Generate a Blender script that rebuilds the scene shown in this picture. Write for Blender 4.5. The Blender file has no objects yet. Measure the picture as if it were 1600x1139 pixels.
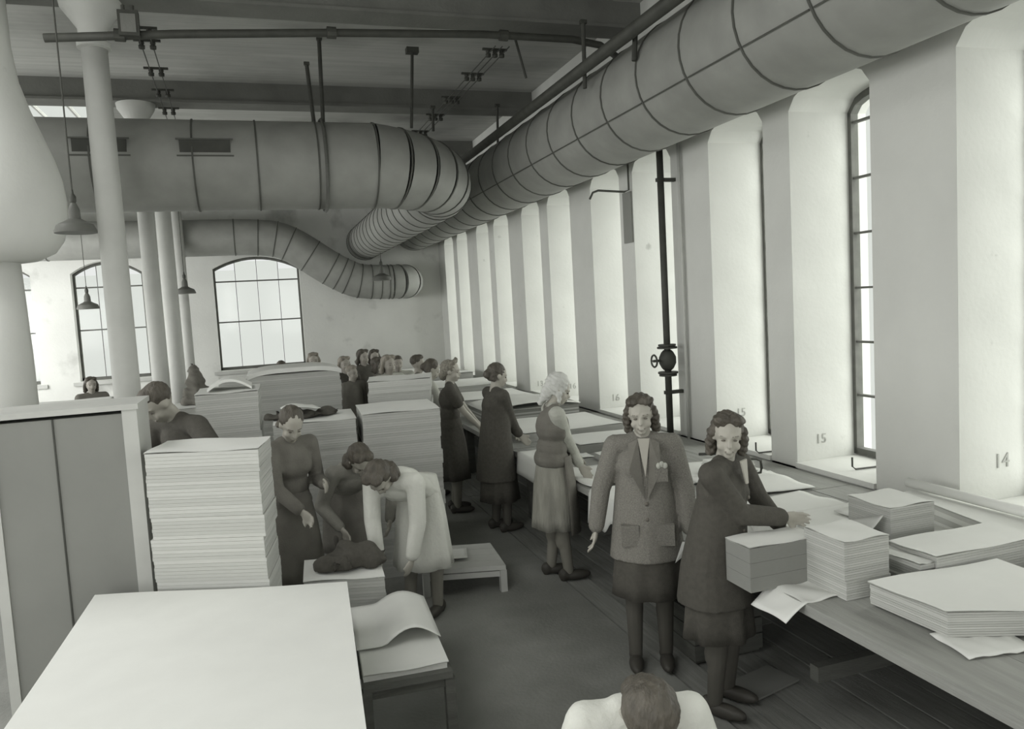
import bpy, bmesh, math, random
from mathutils import Vector, Matrix
random.seed(7)
R = math.radians
C = bpy.context.scene.collection
sc = bpy.context.scene
# ------------------------------------------------------------------ camera
F, CX, CY, H = 1200.0, 800.0, 569.5, 2.2
def nrm(v): return Vector(v).normalized()
Yc = nrm(((405-CX)/F, -(495-CY)/F, -1.0)); hz = nrm((1, .056, 0))
Zc = hz.cross(-Yc).normalized()
if Zc.y < 0: Zc = -Zc
Xc = Yc.cross(Zc)
RM = Matrix((Xc, Yc, Zc))
cd = bpy.data.cameras.new('camera'); cam = bpy.data.objects.new('camera', cd); C.objects.link(cam)
cd.sensor_width = 36; cd.lens = 36*F/1600; cd.clip_start = .05
cam.matrix_world = Matrix.Translation((0, 0, H)) @ RM.to_4x4()
sc.camera = cam
def P(px, py, x=None, y=None, z=None):
    """world point seen at a photo pixel, on a given plane"""
    r = RM @ Vector(((px-CX)/F, -(py-CY)/F, -1))
    t = x/r.x if x is not None else y/r.y if y is not None else (z-H)/r.z
    return Vector((0, 0, H)) + r*t
# ------------------------------------------------------------------ light
sc.view_settings.view_transform = 'Standard'; sc.view_settings.look = 'None'
sc.view_settings.gamma = 1; sc.view_settings.use_curve_mapping = False
sc.view_settings.exposure = 0.03
w = bpy.data.worlds.new('overcast_sky'); sc.world = w; w.use_nodes = True
bg = w.node_tree.nodes['Background']; bg.inputs[0].default_value = (.80, .82, .80, 1); bg.inputs[1].default_value = 1.0
sun = bpy.data.lights.new('hazy_sun', 'SUN'); sun.energy = 10.0; sun.angle = R(120); sun.color = (1, 1, .99)
so = bpy.data.objects.new('hazy_sun', sun); C.objects.link(so)
so.rotation_euler = Vector((-1, .42, -.42)).to_track_quat('-Z', 'Y').to_euler()
def area(loc, d, sx, sy, e, name='window_daylight'):
    l = bpy.data.lights.new(name, 'AREA'); l.shape = 'RECTANGLE'; l.size = sx; l.size_y = sy; l.energy = e; l.color = (1, 1, .99)
    o = bpy.data.objects.new(name, l); C.objects.link(o); o.location = loc
    o.rotation_euler = Vector(d).to_track_quat('-Z', 'Z' if abs(d[2]) < .9 else 'Y').to_euler()
for yy in (.2, 3.2, 6.2, 9.2, 12.2, 15.0):        # added area lamps standing in for daylight at the unseen left wall openings
    area((-5.95, yy, 2.3), (1, 0 if yy < 11 else .8, -.05), 1.9, 2.6, 62 if yy < 9 else 90 if yy < 11 else 140)
area((-2.2, -2.35, 2.4), (0, 1, -.05), 2.2, 2.6, 110); area((1.6, -2.35, 2.4), (0, 1, -.05), 2.2, 2.6, 35)  # added fill lamps behind the camera; the back wall has no windows
area((-2.0, 1.6, 5.1), (-.05, .12, -1), 2.6, 3.0, 130, 'skylight_daylight')  # added fill lamp under closed ceiling, brightens the left front pile
area((-3.4, 6.0, 5.0), (0, .1, -1), 2.0, 2.6, 90, 'skylight_daylight')  # second added ceiling fill, no roof opening above it

# ------------------------------------------------------------------ materials
def srgb(v): v /= 255; return v/12.92 if v <= .04045 else ((v+.055)/1.055)**2.4
def col(c):
    if not isinstance(c, tuple): c = (c, c+1, c-4)
    return tuple(srgb(max(0, x)) for x in c)+(1,)
def mat(name, c, rough=.85, var=.08, scale=3.0, bump=.0, bscale=40, metal=0, stretch=(1, 1, 1), spec=.3, blotch=None):
    m = bpy.data.materials.new(name); m.use_nodes = True; nt = m.node_tree; b = nt.nodes['Principled BSDF']
    b.inputs['Roughness'].default_value = rough; b.inputs['Metallic'].default_value = metal
    b.inputs['Specular IOR Level'].default_value = spec
    tc = nt.nodes.new('ShaderNodeTexCoord'); mp = nt.nodes.new('ShaderNodeMapping'); mp.inputs['Scale'].default_value = stretch
    nt.links.new(tc.outputs['Object'], mp.inputs[0])
    n = nt.nodes.new('ShaderNodeTexNoise'); n.inputs['Scale'].default_value = scale; n.inputs['Detail'].default_value = 6
    nt.links.new(mp.outputs[0], n.inputs['Vector'])
    r = nt.nodes.new('ShaderNodeValToRGB'); nt.links.new(n.outputs['Fac'], r.inputs[0])
    k = col(c); r.color_ramp.elements[0].position = .3; r.color_ramp.elements[1].position = .7
    r.color_ramp.elements[0].color = tuple(x*(1-var) for x in k[:3])+(1,); r.color_ramp.elements[1].color = tuple(min(1, x*(1+var)) for x in k[:3])+(1,)
    out = r.outputs[0]
    if blotch:
        n2 = nt.nodes.new('ShaderNodeTexNoise'); n2.inputs['Scale'].default_value = blotch[0]; n2.inputs['Detail'].default_value = 8
        nt.links.new(tc.outputs['Object'], n2.inputs['Vector'])
        r2 = nt.nodes.new('ShaderNodeValToRGB'); r2.color_ramp.elements[0].position = blotch[1]; r2.color_ramp.elements[1].position = blotch[2]
        nt.links.new(n2.outputs['Fac'], r2.inputs[0])
        mx = nt.nodes.new('ShaderNodeMixRGB'); nt.links.new(r2.outputs[0], mx.inputs[0]); nt.links.new(out, mx.inputs[1]); mx.inputs[2].default_value = col(blotch[3]); out = mx.outputs[0]
    nt.links.new(out, b.inputs['Base Color'])
    if bump:
        n3 = nt.nodes.new('ShaderNodeTexNoise'); n3.inputs['Scale'].default_value = bscale; n3.inputs['Detail'].default_value = 4
        nt.links.new(mp.outputs[0], n3.inputs['Vector'])
        bp = nt.nodes.new('ShaderNodeBump'); bp.inputs['Strength'].default_value = bump; bp.inputs['Distance'].default_value = .02
        nt.links.new(n3.outputs['Fac'], bp.inputs['Height']); nt.links.new(bp.outputs[0], b.inputs['Normal'])
    return m
M = {}
M['wall'] = mat('whitewashed_plaster', 205, .95, .04, 2, .10, 25, blotch=(5, .70, .78, 178))
M['far'] = mat('stained_whitewash', 208, .95, .06, 1.2, .2, 25, blotch=(1.3, .56, .72, 160))
M['ceil'] = mat('dusty_board_ceiling', 176, .95, .10, 3, .5, 14, stretch=(.25, 6, 1), blotch=(.6, .5, .7, 135))
M['beam'] = mat('sooty_beam_paint', 112, .8, .12, 3, .2, 30)
M['floor'] = mat('worn_concrete_floor', 132, .8, .16, 1.6, .25, 40, blotch=(.9, .5, .7, 108))
M['plank'] = mat('worn_floor_plank', 134, .75, .18, 5, .3, 30, stretch=(8, .6, 1))
M['plank2'] = mat('darker_floor_plank', 122, .75, .18, 5, .3, 30, stretch=(8, .6, 1))
M['duct'] = mat('dusty_galvanised_sheet', 146, .62, .10, 4, .12, 12, metal=.15, spec=.4)
M['band'] = mat('duct_seam_iron', 84, .6, .1, 8)
M['dark'] = mat('dark_iron', 70, .6, .15, 10, metal=.2)
M['enamel'] = mat('dark_enamel', 92, .5, .08, 8)
M['frame'] = mat('rusty_window_iron', 96, .7, .15, 10)
M['column'] = mat('painted_cast_iron', 186, .6, .05, 5, .1, 20)
M['paper'] = mat('white_paper', 218, .9, .02, 6)
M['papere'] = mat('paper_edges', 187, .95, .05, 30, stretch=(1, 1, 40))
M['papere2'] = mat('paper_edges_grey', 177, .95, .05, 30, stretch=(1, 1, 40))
M['papered'] = mat('dark_cardboard_edges', 134, .95, .06, 30, stretch=(1, 1, 40))
M['wood'] = mat('worn_table_wood', 150, .7, .12, 5, .2, 30, stretch=(6, .5, 6))
M['woodd'] = mat('dark_timber', 96, .75, .15, 5, .2, 30, stretch=(1, 1, 6))
M['board'] = mat('grey_fibre_board', 132, .8, .05, 2, .05, 30)
M['boardl'] = mat('pale_painted_batten', 182, .7, .05, 5)
M['skin'] = mat('skin', (168, 165, 155), .6, .03, 8)
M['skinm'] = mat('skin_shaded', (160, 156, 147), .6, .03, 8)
M['feat'] = mat('facial_shadow', (104, 100, 92), .6, .03, 8)  # plain dark grey of eyes, eyebrows and buttons
M['lip'] = mat('lips', (132, 127, 118), .5, .03, 8)
M['hair'] = mat('brown_hair', (84, 80, 72), .5, .3, 30, .6, 60, stretch=(1, 1, .3))
M['hairl'] = mat('fair_hair', (140, 135, 124), .5, .2, 30, .6, 60, stretch=(1, 1, .3))
M['scarf'] = mat('pale_headscarf', 196, .9, .08, 12, .5, 30)
M['c_dark'] = mat('near_black_wool', (80, 78, 72), .95, .12, 40, .3, 200)
M['c_coat'] = mat('dark_grey_tweed', (124, 122, 115), .95, .25, 160, .4, 200)
M['c_grey'] = mat('grey_cotton', (132, 131, 123), .95, .10, 12, .3, 100)
M['c_mid'] = mat('mid_grey_cloth', (112, 110, 103), .95, .10, 12, .3, 100)
M['c_light'] = mat('pale_cotton', (176, 177, 168), .95, .08, 10, .3, 60)
M['c_white'] = mat('white_smock_cotton', (205, 206, 198), .95, .05, 6, .3, 40)
M['c_print'] = mat('worn_apron_cotton', (146, 145, 136), .95, .22, 14, .4, 60, stretch=(1, 1, .25))
M['c_pattern'] = mat('mottled_scarf_cloth', (128, 125, 115), .9, .35, 60, .3, 100)
M['stock'] = mat('dark_stockings', (86, 84, 78), .8, .05, 10)
M['stockl'] = mat('pale_stockings', (128, 126, 117), .8, .05, 10)
M['shoe'] = mat('black_leather', (68, 66, 61), .5, .1, 10)
M['ink'] = mat('painted_number_grey', 168, .9, .05, 10)
gl = bpy.data.materials.new('window_glass'); gl.use_nodes = True; nt = gl.node_tree; nt.nodes.remove(nt.nodes['Principled BSDF'])
a = nt.nodes.new('ShaderNodeBsdfTransparent'); a.inputs[0].default_value = (.95, .96, .94, 1); g = nt.nodes.new('ShaderNodeBsdfGlossy'); g.inputs['Roughness'].default_value = .1
mx = nt.nodes.new('ShaderNodeMixShader'); mx.inputs[0].default_value = .025
nt.links.new(a.outputs[0], mx.inputs[1]); nt.links.new(g.outputs[0], mx.inputs[2]); nt.links.new(mx.outputs[0], nt.nodes['Material Output'].inputs[0])
M['glass'] = gl

# ------------------------------------------------------------------ helpers
def obj(name, me, m=None, parent=None, loc=None, rz=0):
    o = bpy.data.objects.new(name, me); C.objects.link(o)
    if m is not None and not me.materials:
        for x in (m if isinstance(m, (list, tuple)) else [m]): me.materials.append(M[x])
    if parent: o.parent = parent
    if loc is not None: o.location = loc
    if rz: o.rotation_euler.z = rz
    return o
def empty(name, loc=(0, 0, 0), rz=0, parent=None):
    o = bpy.data.objects.new(name, None); C.objects.link(o); o.location = loc; o.rotation_euler.z = rz; o.empty_display_size = .1
    if parent: o.parent = parent
    return o
def tag(o, label=None, cat=None, group=None, kind=None):
    if label: o['label'] = label
    if cat: o['category'] = cat
    if group: o['group'] = group
    if kind: o['kind'] = kind
    return o
def struct(o): o['kind'] = 'structure'; return o
class MB:
    """collects verts and faces of one mesh"""
    def __init__(s): s.v = []; s.f = []; s.mi = []
    def add(s, vs, fs, mi=0):
        k = len(s.v); s.v += [tuple(v) for v in vs]; s.f += [tuple(i+k for i in f) for f in fs]; s.mi += [mi]*len(fs)
    def box(s, x0, x1, y0, y1, z0, z1, mi=0):
        s.hexa([(x0, y0), (x1, y0), (x1, y1), (x0, y1)], z0, z1, mi)
    def hexa(s, q, z0, z1, mi=0):
        n = len(q); vs = [(a[0], a[1], z0) for a in q]+[(a[0], a[1], z1) for a in q]
        s.add(vs, [tuple(range(n))[::-1], tuple(range(n, 2*n))]+[(i, (i+1) % n, n+(i+1) % n, n+i) for i in range(n)], mi)
    def bar(s, p, q, r, n=8, r2=None, mi=0, up=None):
        p = Vector(p); q = Vector(q); d = (q-p).normalized(); r2 = r if r2 is None else r2
        a = d.orthogonal().normalized() if up is None else d.cross(Vector(up)).normalized(); b = d.cross(a)
        off = math.pi/4 if n == 4 else 0
        vs = []
        for c, rr in ((p, r), (q, r2)):
            vs += [c+a*(rr*math.cos(off+2*math.pi*i/n))+b*(rr*math.sin(off+2*math.pi*i/n)) for i in range(n)]
        s.add(vs, [tuple(range(n))[::-1], tuple(range(n, 2*n))]+[(i, (i+1) % n, n+(i+1) % n, n+i) for i in range(n)], mi)
    def sweep(s, pts, rs, n=24, caps=True, mi=0, up=(0, 0, 1)):
        pts = [Vector(p) for p in pts]; m = len(pts)
        if not isinstance(rs, (list, tuple)): rs = [rs]*m
        vs = []
        for i, p in enumerate(pts):
            d = (pts[min(i+1, m-1)]-pts[max(i-1, 0)]).normalized()
            u = Vector(up)
            if abs(d.dot(u)) > .95: u = Vector((0, 1, 0))
            a = d.cross(u).normalized(); b = a.cross(d)
            vs += [p+a*(rs[i]*math.cos(2*math.pi*k/n))+b*(rs[i]*math.sin(2*math.pi*k/n)) for k in range(n)]
        fs = [(i*n+k, i*n+(k+1) % n, (i+1)*n+(k+1) % n, (i+1)*n+k) for i in range(m-1) for k in range(n)]
        if caps: fs += [tuple(range(n))[::-1], tuple(range((m-1)*n, m*n))]
        s.add(vs, fs, mi)
    def lathe(s, prof, c=(0, 0, 0), n=20, mi=0):
        c = Vector(c); m = len(prof)
        vs = [c+Vector((r*math.cos(2*math.pi*k/n), r*math.sin(2*math.pi*k/n), z)) for r, z in prof for k in range(n)]
        fs = [(i*n+k, i*n+(k+1) % n, (i+1)*n+(k+1) % n, (i+1)*n+k) for i in range(m-1) for k in range(n)]
        fs += [tuple(range(n))[::-1], tuple(range((m-1)*n, m*n))]
        s.add(vs, fs, mi)
    def mesh(s, name, smooth=False):
        me = bpy.data.meshes.new(name); me.from_pydata(s.v, [], s.f)
        for p, i in zip(me.polygons, s.mi): p.material_index = i; p.use_smooth = smooth
        bm = bmesh.new(); bm.from_mesh(me); bmesh.ops.recalc_face_normals(bm, faces=bm.faces); bm.to_mesh(me); bm.free()
        return me
    def build(s, name, m, parent=None, smooth=False, loc=None, rz=0):
        return obj(name, s.mesh(name, smooth), m, parent, loc, rz)
def smooth_by_angle(o, a=40):
    o.data.set_sharp_from_angle(angle=R(a))
def evaluate(me, voxel, smooth=3):
    o = bpy.data.objects.new('tmp', me); C.objects.link(o)
    r = o.modifiers.new('r', 'REMESH'); r.mode = 'VOXEL'; r.voxel_size = voxel; r.use_smooth_shade = True
    if smooth: s_ = o.modifiers.new('s', 'SMOOTH'); s_.iterations = smooth; s_.factor = .5
    dg = bpy.context.evaluated_depsgraph_get(); ev = o.evaluated_get(dg)
    out = bpy.data.meshes.new_from_object(ev); bpy.data.objects.remove(o); out.materials.clear()
    return out

# ------------------------------------------------------------------ the room
XW, XO, YF, YB, ZC, XL = 4.0, 4.64, 17.3, -2.5, 5.22, -6.0
SILL, SPR, CRN = .78, 3.55, 3.70
openings = []
for k in range(-2, 5):
    s0 = 4.245+2.63*k; openings += [(s0, s0+.83), (s0+1.155, s0+1.955)]
openings = [o for o in openings if o[0] > YB+.2]
def arch(t):  # 0..1 along the opening, flat three-centred head
    u = abs(2*t-1); return SPR+(CRN-SPR)*(1-u**2.6)**.5
# floor: concrete slab, timber strip along the tables
fl = MB(); fl.box(XL-.3, 2.12, YB-.3, YF+.3, -.2, 0); fl.box(2.12, XO, YB-.3, YF+.3, -.2, -.035)
floor = struct(fl.build('floor', 'floor'))
rows = 10; pw = (XW-2.13)/rows
for i in range(rows):
    y = YB+random.uniform(.2, 2)
    y0 = YB
    while y0 < YF-.05:
        b = MB(); dz = random.uniform(-.004, .004)
        b.box(2.135+i*pw, 2.135+(i+1)*pw-.012, y0+.004, min(y, YF)-.004, -.035, dz)
        b.build('plank', random.choice(['plank', 'plank', 'plank2']), floor)
        y0 = y; y += random.uniform(2.2, 4.2)
# right wall with deep arched window recesses
rw = MB()
ys = [YB]+[v for o in openings for v in o]+[YF]
for i in range(0, len(ys), 2): rw.box(XW, XO+.1, ys[i], ys[i+1], -.2, ZC)
rw.box(XW, XO+.1, YB, YF, -.2, SILL-.02)
for a0, a1 in openings:
    N = 12
    for j in range(N):
        t0, t1 = j/N, (j+1)/N; y0 = a0+(a1-a0)*t0; y1 = a0+(a1-a0)*t1; z0, z1 = arch(t0), arch(t1)
        rw.add([(XW, y0, z0), (XO+.1, y0, z0), (XO+.1, y1, z1), (XW, y1, z1), (XW, y0, ZC), (XO+.1, y0, ZC), (XO+.1, y1, ZC), (XW, y1, ZC)],
               [(0, 1, 2, 3), (4, 5, 6, 7), (0, 3, 7, 4), (1, 2, 6, 5)])
wr = struct(rw.build('wall_right', 'wall'))
# plaster sills
for i, (a0, a1) in enumerate(openings):
    b = MB(); b.box(XW-.02, XO, a0+.002, a1-.002, SILL-.02, SILL+.02); b.build('window_sill', 'wall', wr)
# iron windows
def window_meshes(wd):
    fr = MB(); zb = SILL+.03
    t = .035
    fr.box(0, .07, 0, t, zb, SPR); fr.box(0, .07, wd-t, wd, zb, SPR); fr.box(0, .07, 0, wd, zb, zb+.05)
    N = 10
    for j in range(N):
        t0, t1 = j/N, (j+1)/N; ya, yb_ = wd*t0, wd*t1; za, zb2 = arch(t0), arch(t1)
        fr.add([(0, ya, za), (.07, ya, za), (.07, yb_, zb2), (0, yb_, zb2), (0, ya, za-t*1.6), (.07, ya, za-t*1.6), (.07, yb_, zb2-t*1.6), (0, yb_, zb2-t*1.6)],
               [(0, 1, 2, 3), (4, 5, 6, 7), (0, 3, 7, 4), (1, 2, 6, 5)])
    return fr.mesh('window_frame')
PIT = .435
fm = window_meshes(.83)
mb = MB(); mb.box(.015, .05, 0, .83, -.009, .009); munt = mb.mesh('glazing_bar')
mb = MB(); mb.box(.015, .05, -.009, .009, SILL+.08, CRN-.06); mull = mb.mesh('mullion')
mb = MB(); mb.box(.03, .036, .03, .41, .012, PIT-.012); pane = mb.mesh('pane')
for me, k in ((fm, 'frame'), (munt, 'frame'), (mull, 'frame'), (pane, 'glass')): me.materials.append(M[k])
wn = 0
for a0, a1 in openings:
    wn += 1
    r = struct(empty('window_%d' % wn, (XO-.08, a0, 0))); sc_y = (a1-a0)/.83
    if sc_y != 1: r.scale = (1, sc_y, 1)
    obj('window_frame', fm, None, r); obj('mullion', mull, None, r, (0, .415, 0))
    z = SILL+.08; k = 0
    while z < SPR-.05:
        if k: obj('glazing_bar', munt, None, r, (0, 0, z))
        hgt = min(PIT, CRN-.04-z)
        for q in (0, .385):
            o = obj('pane', pane, None, r, (0, q+.01, z)); o.scale = (1, 1, hgt/PIT if hgt < PIT-.01 else 1)
        z += PIT; k += 1
# far wall with two wide arched windows
FW = [(-.86, .90), (-3.50, -2.20), (-5.4, -4.2)]
fs = 1.10
def farch(t): return 3.25+.24*(1-abs(2*t-1)**2)
fw = MB()
xs = sorted([XL]+[v for o in FW for v in o]+[XO])
for i in range(0, len(xs), 2): fw.box(xs[i], xs[i+1], YF, YF+.5, -.2, ZC)
for a0, a1 in FW:
    fw.box(a0, a1, YF, YF+.5, -.2, fs); N = 14
    for j in range(N):
        t0, t1 = j/N, (j+1)/N; x0 = a0+(a1-a0)*t0; x1 = a0+(a1-a0)*t1; z0, z1 = farch(t0), farch(t1)
        fw.add([(x0, YF, z0), (x0, YF+.5, z0), (x1, YF+.5, z1), (x1, YF, z1), (x0, YF, ZC), (x0, YF+.5, ZC), (x1, YF+.5, ZC), (x1, YF, ZC)],
               [(0, 1, 2, 3), (4, 5, 6, 7), (0, 3, 7, 4), (1, 2, 6, 5)])
wf = struct(fw.build('wall_far', 'far'))
for a0, a1 in FW:
    wn += 1; wd = a1-a0
    r = struct(empty('window_%d' % wn, (a0, YF+.2, 0)))
    fr = MB(); t = .04; fr.box(0, t, 0, .07, fs, 3.25); fr.box(wd-t, wd, 0, .07, fs, 3.25); fr.box(0, wd, 0, .07, fs, fs+.06)
    for j in range(12):
        t0, t1 = j/12, (j+1)/12; fr.bar((wd*t0, .035, farch(t0)-.02), (wd*t1, .035, farch(t1)-.02), .035, 4)
    fr.build('window_frame', 'frame', r)
    nb = max(3, round(wd/.42)); zs = [fs+.06, fs+1.02, 2.98, 3.47]
    for z in zs[1:3]: b = MB(); b.box(0, wd, .01, .05, z-.014, z+.014); b.build('glazing_bar', 'frame', r)
    for i in range(1, nb):
        b = MB(); b.box(wd*i/nb-.006, wd*i/nb+.006, .02, .04, fs, farch(i/nb)-.03); b.build('mullion', 'frame', r)
    for i in range(nb):
        for z0, z1 in zip(zs[:-1], zs[1:]):
            tm = min(farch(i/nb), farch((i+1)/nb))
            b = MB(); b.box(wd*i/nb+.012, wd*(i+1)/nb-.012, .03, .036, z0, min(z1, max(tm-.03, z0+.1))); b.build('pane', 'glass', r)
    b = MB(); b.box(a0-.12, a1+.12, YF-.05, YF-.002, fs-.08, fs-.01); b.build('window_sill', 'boardl', wf)
# left wall (out of view) with tall window openings, back wall
lw = MB(); yy = YB
for c in (.2, 3.2, 6.2, 9.2, 12.2, 15.0): lw.box(XL-.4, XL, yy, c-1, 0, ZC); lw.box(XL-.4, XL, c-1, c+1, 0, .95); lw.box(XL-.4, XL, c-1, c+1, 3.65, ZC); yy = c+1
lw.box(XL-.4, XL, yy, YF+.5, 0, ZC); struct(lw.build('wall_left', 'wall'))
bw = MB(); bw.box(XL, XO, YB-.3, YB, 0, ZC); struct(bw.build('wall_back', 'wall'))
# ceiling with a skylight opening
SX0, SX1, SY0, SY1 = -3.6, -1.86, 11.3, 13.45
ce = MB()
ce.box(XL-.4, XO+.1, YB-.3, SY0, ZC, ZC+.12); ce.box(XL-.4, XO+.1, SY1, YF+.5, ZC, ZC+.12)
ce.box(XL-.4, SX0, SY0, SY1, ZC, ZC+.12); ce.box(SX1, XO+.1, SY0, SY1, ZC, ZC+.12)
ceil = struct(ce.build('ceiling', 'ceil'))
sk = struct(empty('window_%d' % (wn+1), (SX0, SY0, ZC+.03)))
for i in range(5):
    b = MB(); x = (SX1-SX0)*i/4; b.box(x-.015, x+.015, 0, SY1-SY0, 0, .05); b.build('glazing_bar', 'boardl', sk)
    if i < 4: b = MB(); b.box(x+.015, x+(SX1-SX0)/4-.015, 0, SY1-SY0, .02, .026); b.build('pane', 'glass', sk)
for y in (1.2, 4.35, 7.5, 10.85, 14.1, 16.9):
    b = MB(); b.box(XL, XW, y-.14, y+.14, 4.97, ZC); b.box(XL, XW, y-.17, y+.17, 4.95, 4.98)
    b.build('ceiling_beam', 'beam', ceil)
# skirting along the far wall
b = MB(); b.box(XL, 2.1, YF-.03, YF-.001, 0, .14); struct(b.build('baseboard_far', 'woodd'))

# ------------------------------------------------------------------ cast iron columns
def column(x, y, r, label):
    c = empty('iron_column', (x, y, 0)); tag(c, label, 'column', 'painted cast iron columns in one row')
    b = MB(); b.lathe([(r*1.02, .25), (r, 1.5), (r*.93, 4.55)], n=20); b.build('shaft', 'column', c, True)
    b = MB(); b.lathe([(r*1.9, 0), (r*1.9, .06), (r*1.4, .12), (r*1.25, .24), (r*1.02, .25)], n=20); smooth_by_angle(b.build('column_base', 'column', c, True))
    b = MB(); b.lathe([(r*.93, 4.55), (r*1.2, 4.56), (r*1.2, 4.6), (r*.98, 4.62), (r*1.05, 4.72), (r*2.1, 4.89), (r*2.2, 4.95)], n=20); smooth_by_angle(b.build('capital', 'column', c, True))
column(-1.16, 7.5, .112, 'thick white painted iron column nearest the camera, beside the hanging lamp')
column(-1.27, 10.85, .105, 'white iron column second in the row, in front of the left far window edge')
column(-1.32, 13.4, .125, 'white iron column third in the row, just right of the second column')
column(-1.36, 16.1, .105, 'last white iron column of the row, nearest the far wall')
# broad plastered pier at the left edge
pr = empty('plaster_pier', (-2.05, 7.3, 0)); tag(pr, 'broad white plastered pier with flaring head at the left edge', 'pier')
b = MB(); b.lathe([(.25, 0), (.24, 2.0), (.22, 2.75)], n=24); b.build('pier_shaft', 'wall', pr, True)
b = MB(); b.lathe([(.22, 2.75), (.36, 2.77), (.48, 2.83), (.55, 2.93), (.59, 3.08), (.60, 3.25), (.585, 3.42), (.54, 3.6), (.47, 3.8), (.40, 4.0), (.34, 4.22), (.31, 4.5), (.30, 5.22)], n=24); b.build('pier_head', 'wall', pr, True)

# ------------------------------------------------------------------ ducts
def duct(name, label, path, rads, cuts, n=32, seam=None):
    """path as dense points; cuts = indices where sections meet"""
    d = empty(name, path[0]); tag(d, label, 'duct'); o = Vector(path[0])
    path = [Vector(p)-o for p in path]
    for a, c in zip(cuts[:-1], cuts[1:]):
        b = MB(); b.sweep(path[a:c+1], rads[a:c+1], n, caps=False); b.build('duct_section', 'duct', d, True)
    for a in cuts[1:-1]:
        t = (path[min(a+1, len(path)-1)]-path[a-1]).normalized()*.009
        b = MB(); b.sweep([path[a]-t, path[a]-t*.9, path[a]+t*.9, path[a]+t], [rads[a], rads[a]+.009, rads[a]+.009, rads[a]], n, caps=False); smooth_by_angle(b.build('seam_band', 'band', d, True))
    return d, o
main = [Vector((3.45, -2.3+.33*i, 3.95)) for i in range(60)]+[Vector((3.45, YF, 3.95))]
ofs = 0
md, o0 = duct('ventilation_duct', 'long grey sheet metal duct running above the tall right windows', main, [.46]*len(main), list(range(0, 61, 2)))
ang = R(208)
for i in range(0, 60, 2):
    b = MB(); p = Vector((.463*math.cos(ang), 0, .463*math.sin(ang)))
    y0 = main[i].y-o0.y+.02; y1 = main[min(i+2, 60)].y-o0.y-.02
    b.bar(p+Vector((0, y0, 0)), p+Vector((0, y1, 0)), .007, 4); b.build('lap_seam', 'band', md)
# crossing duct with elbow, then parallel run to the far wall
pth = []; rad = []; cuts = [0]
for i in range(16): pth.append(Vector((-3.3+.31*i, 8.9, 3.83))); rad.append(.47)
cuts += [3, 6, 9, 11, 13, 15]
x1 = pth[-1].x; RC = 2.32-x1-.02
for i in range(1, 13):
    a_ = R(90)*i/12; pth.append(Vector((x1+.02+RC*math.sin(a_), 8.9+RC*(1-math.cos(a_)), 3.83-.13*i/12))); rad.append(.47-.09*i/12)
    if i % 2 == 0: cuts.append(len(pth)-1)
y = pth[-1].y
while y < YF-.46:
    y += .46; pth.append(Vector((2.32, y, 3.70))); rad.append(.38); cuts.append(len(pth)-1)
pth.append(Vector((2.32, YF, 3.7))); rad.append(.38); cuts.append(len(pth)-1)
td, o1 = duct('ventilation_duct', 'fat duct crossing the hall from the left and bending away beside the long duct', pth, rad, cuts)
for px in (322, 157):
    c = P(px, 250, y=8.44); b = MB(); b.box(-.24, .24, -.01, .05, -.075, .075); g_ = b.build('vent_opening', 'dark', td, loc=(c.x-o1.x, 8.445-o1.y, 3.93-o1.z))
    b = MB(); b.box(-.27, .27, -.02, -.008, .075, .09); b.box(-.27, .27, -.02, -.008, -.09, -.075); b.build('vent_rim', 'band', g_)
# closing plate where the crossing duct starts
b = MB(); b.sweep([Vector((0, 0, 0)), Vector((-.02, 0, 0))], .47, 32); b.build('end_plate', 'duct', td)
# duct on the far wall
key = [(-5.9, 3.83), (-1.3, 3.82), (.1, 3.80), (.7, 3.66), (1.5, 3.12), (2.0, 2.86), (2.45, 2.80), (2.75, 2.79)]
pth = []; rad = []
def cr(a_, b_, c_, d_, t): return .5*((2*b_)+(-a_+c_)*t+(2*a_-5*b_+4*c_-d_)*t*t+(-a_+3*b_-3*c_+d_)*t**3)
for i in range(len(key)-1):
    k0, k1, k2, k3 = key[max(i-1, 0)], key[i], key[i+1], key[min(i+2, len(key)-1)]
    for j in range(6):
        t = j/6; pth.append(Vector((cr(k0[0], k1[0], k2[0], k3[0], t), 16.55, cr(k0[1], k1[1], k2[1], k3[1], t)))); rad.append(.36)
for i in range(0, 9):
    a_ = R(90)*i/8; pth.append(Vector((2.75+.40*math.sin(a_), 16.55+.40*(1-math.cos(a_)), 2.79))); rad.append(.36)
pth.append(Vector((3.15, YF, 2.79))); rad.append(.36)
n_ = len(pth)-1
fd, o2 = duct('ventilation_duct', 'dark duct dipping along the far wall to a rounded elbow under a lamp', pth, rad, sorted(set([0, 3, 6, 9, 12, 15, 18, 21, 24, 26, 28, 31, 34, 37, 40, 42, 44, 47, n_])))

# ------------------------------------------------------------------ pipes, rods, insulators
def pipe(name, label, pts, r, m='dark', cat='pipe', n=10, group=None, joints=()):
    o = Vector(pts[0]); e = empty(name, o); tag(e, label, cat, group)
    b = MB(); b.sweep([Vector(p)-o for p in pts], r, n); b.build('tube', m, e, True)
    for j in joints:
        c = Vector(j)-o; d = (Vector(pts[-1])-Vector(pts[0])).normalized()
        b = MB(); b.bar(c-d*.04, c+d*.04, r*1.5, 10); b.build('coupling', m, e)
    return e
pts = [(-1.45, 7.1, 4.50), (-.5, 7.1, 4.58), (.8, 7.1, 4.66), (2.2, 7.1, 4.72), (3.1, 7.1, 4.72), (3.4, 7.1, 4.68), (3.55, 7.08, 4.58), (3.6, 7.06, 4.38)]
pipe('overhead_pipe', 'dark pipe crossing under the ceiling above the white column', pts, .034, joints=[(-.9, 7.1, 4.55), (.8, 7.1, 4.66), (2.4, 7.1, 4.72)])
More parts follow.
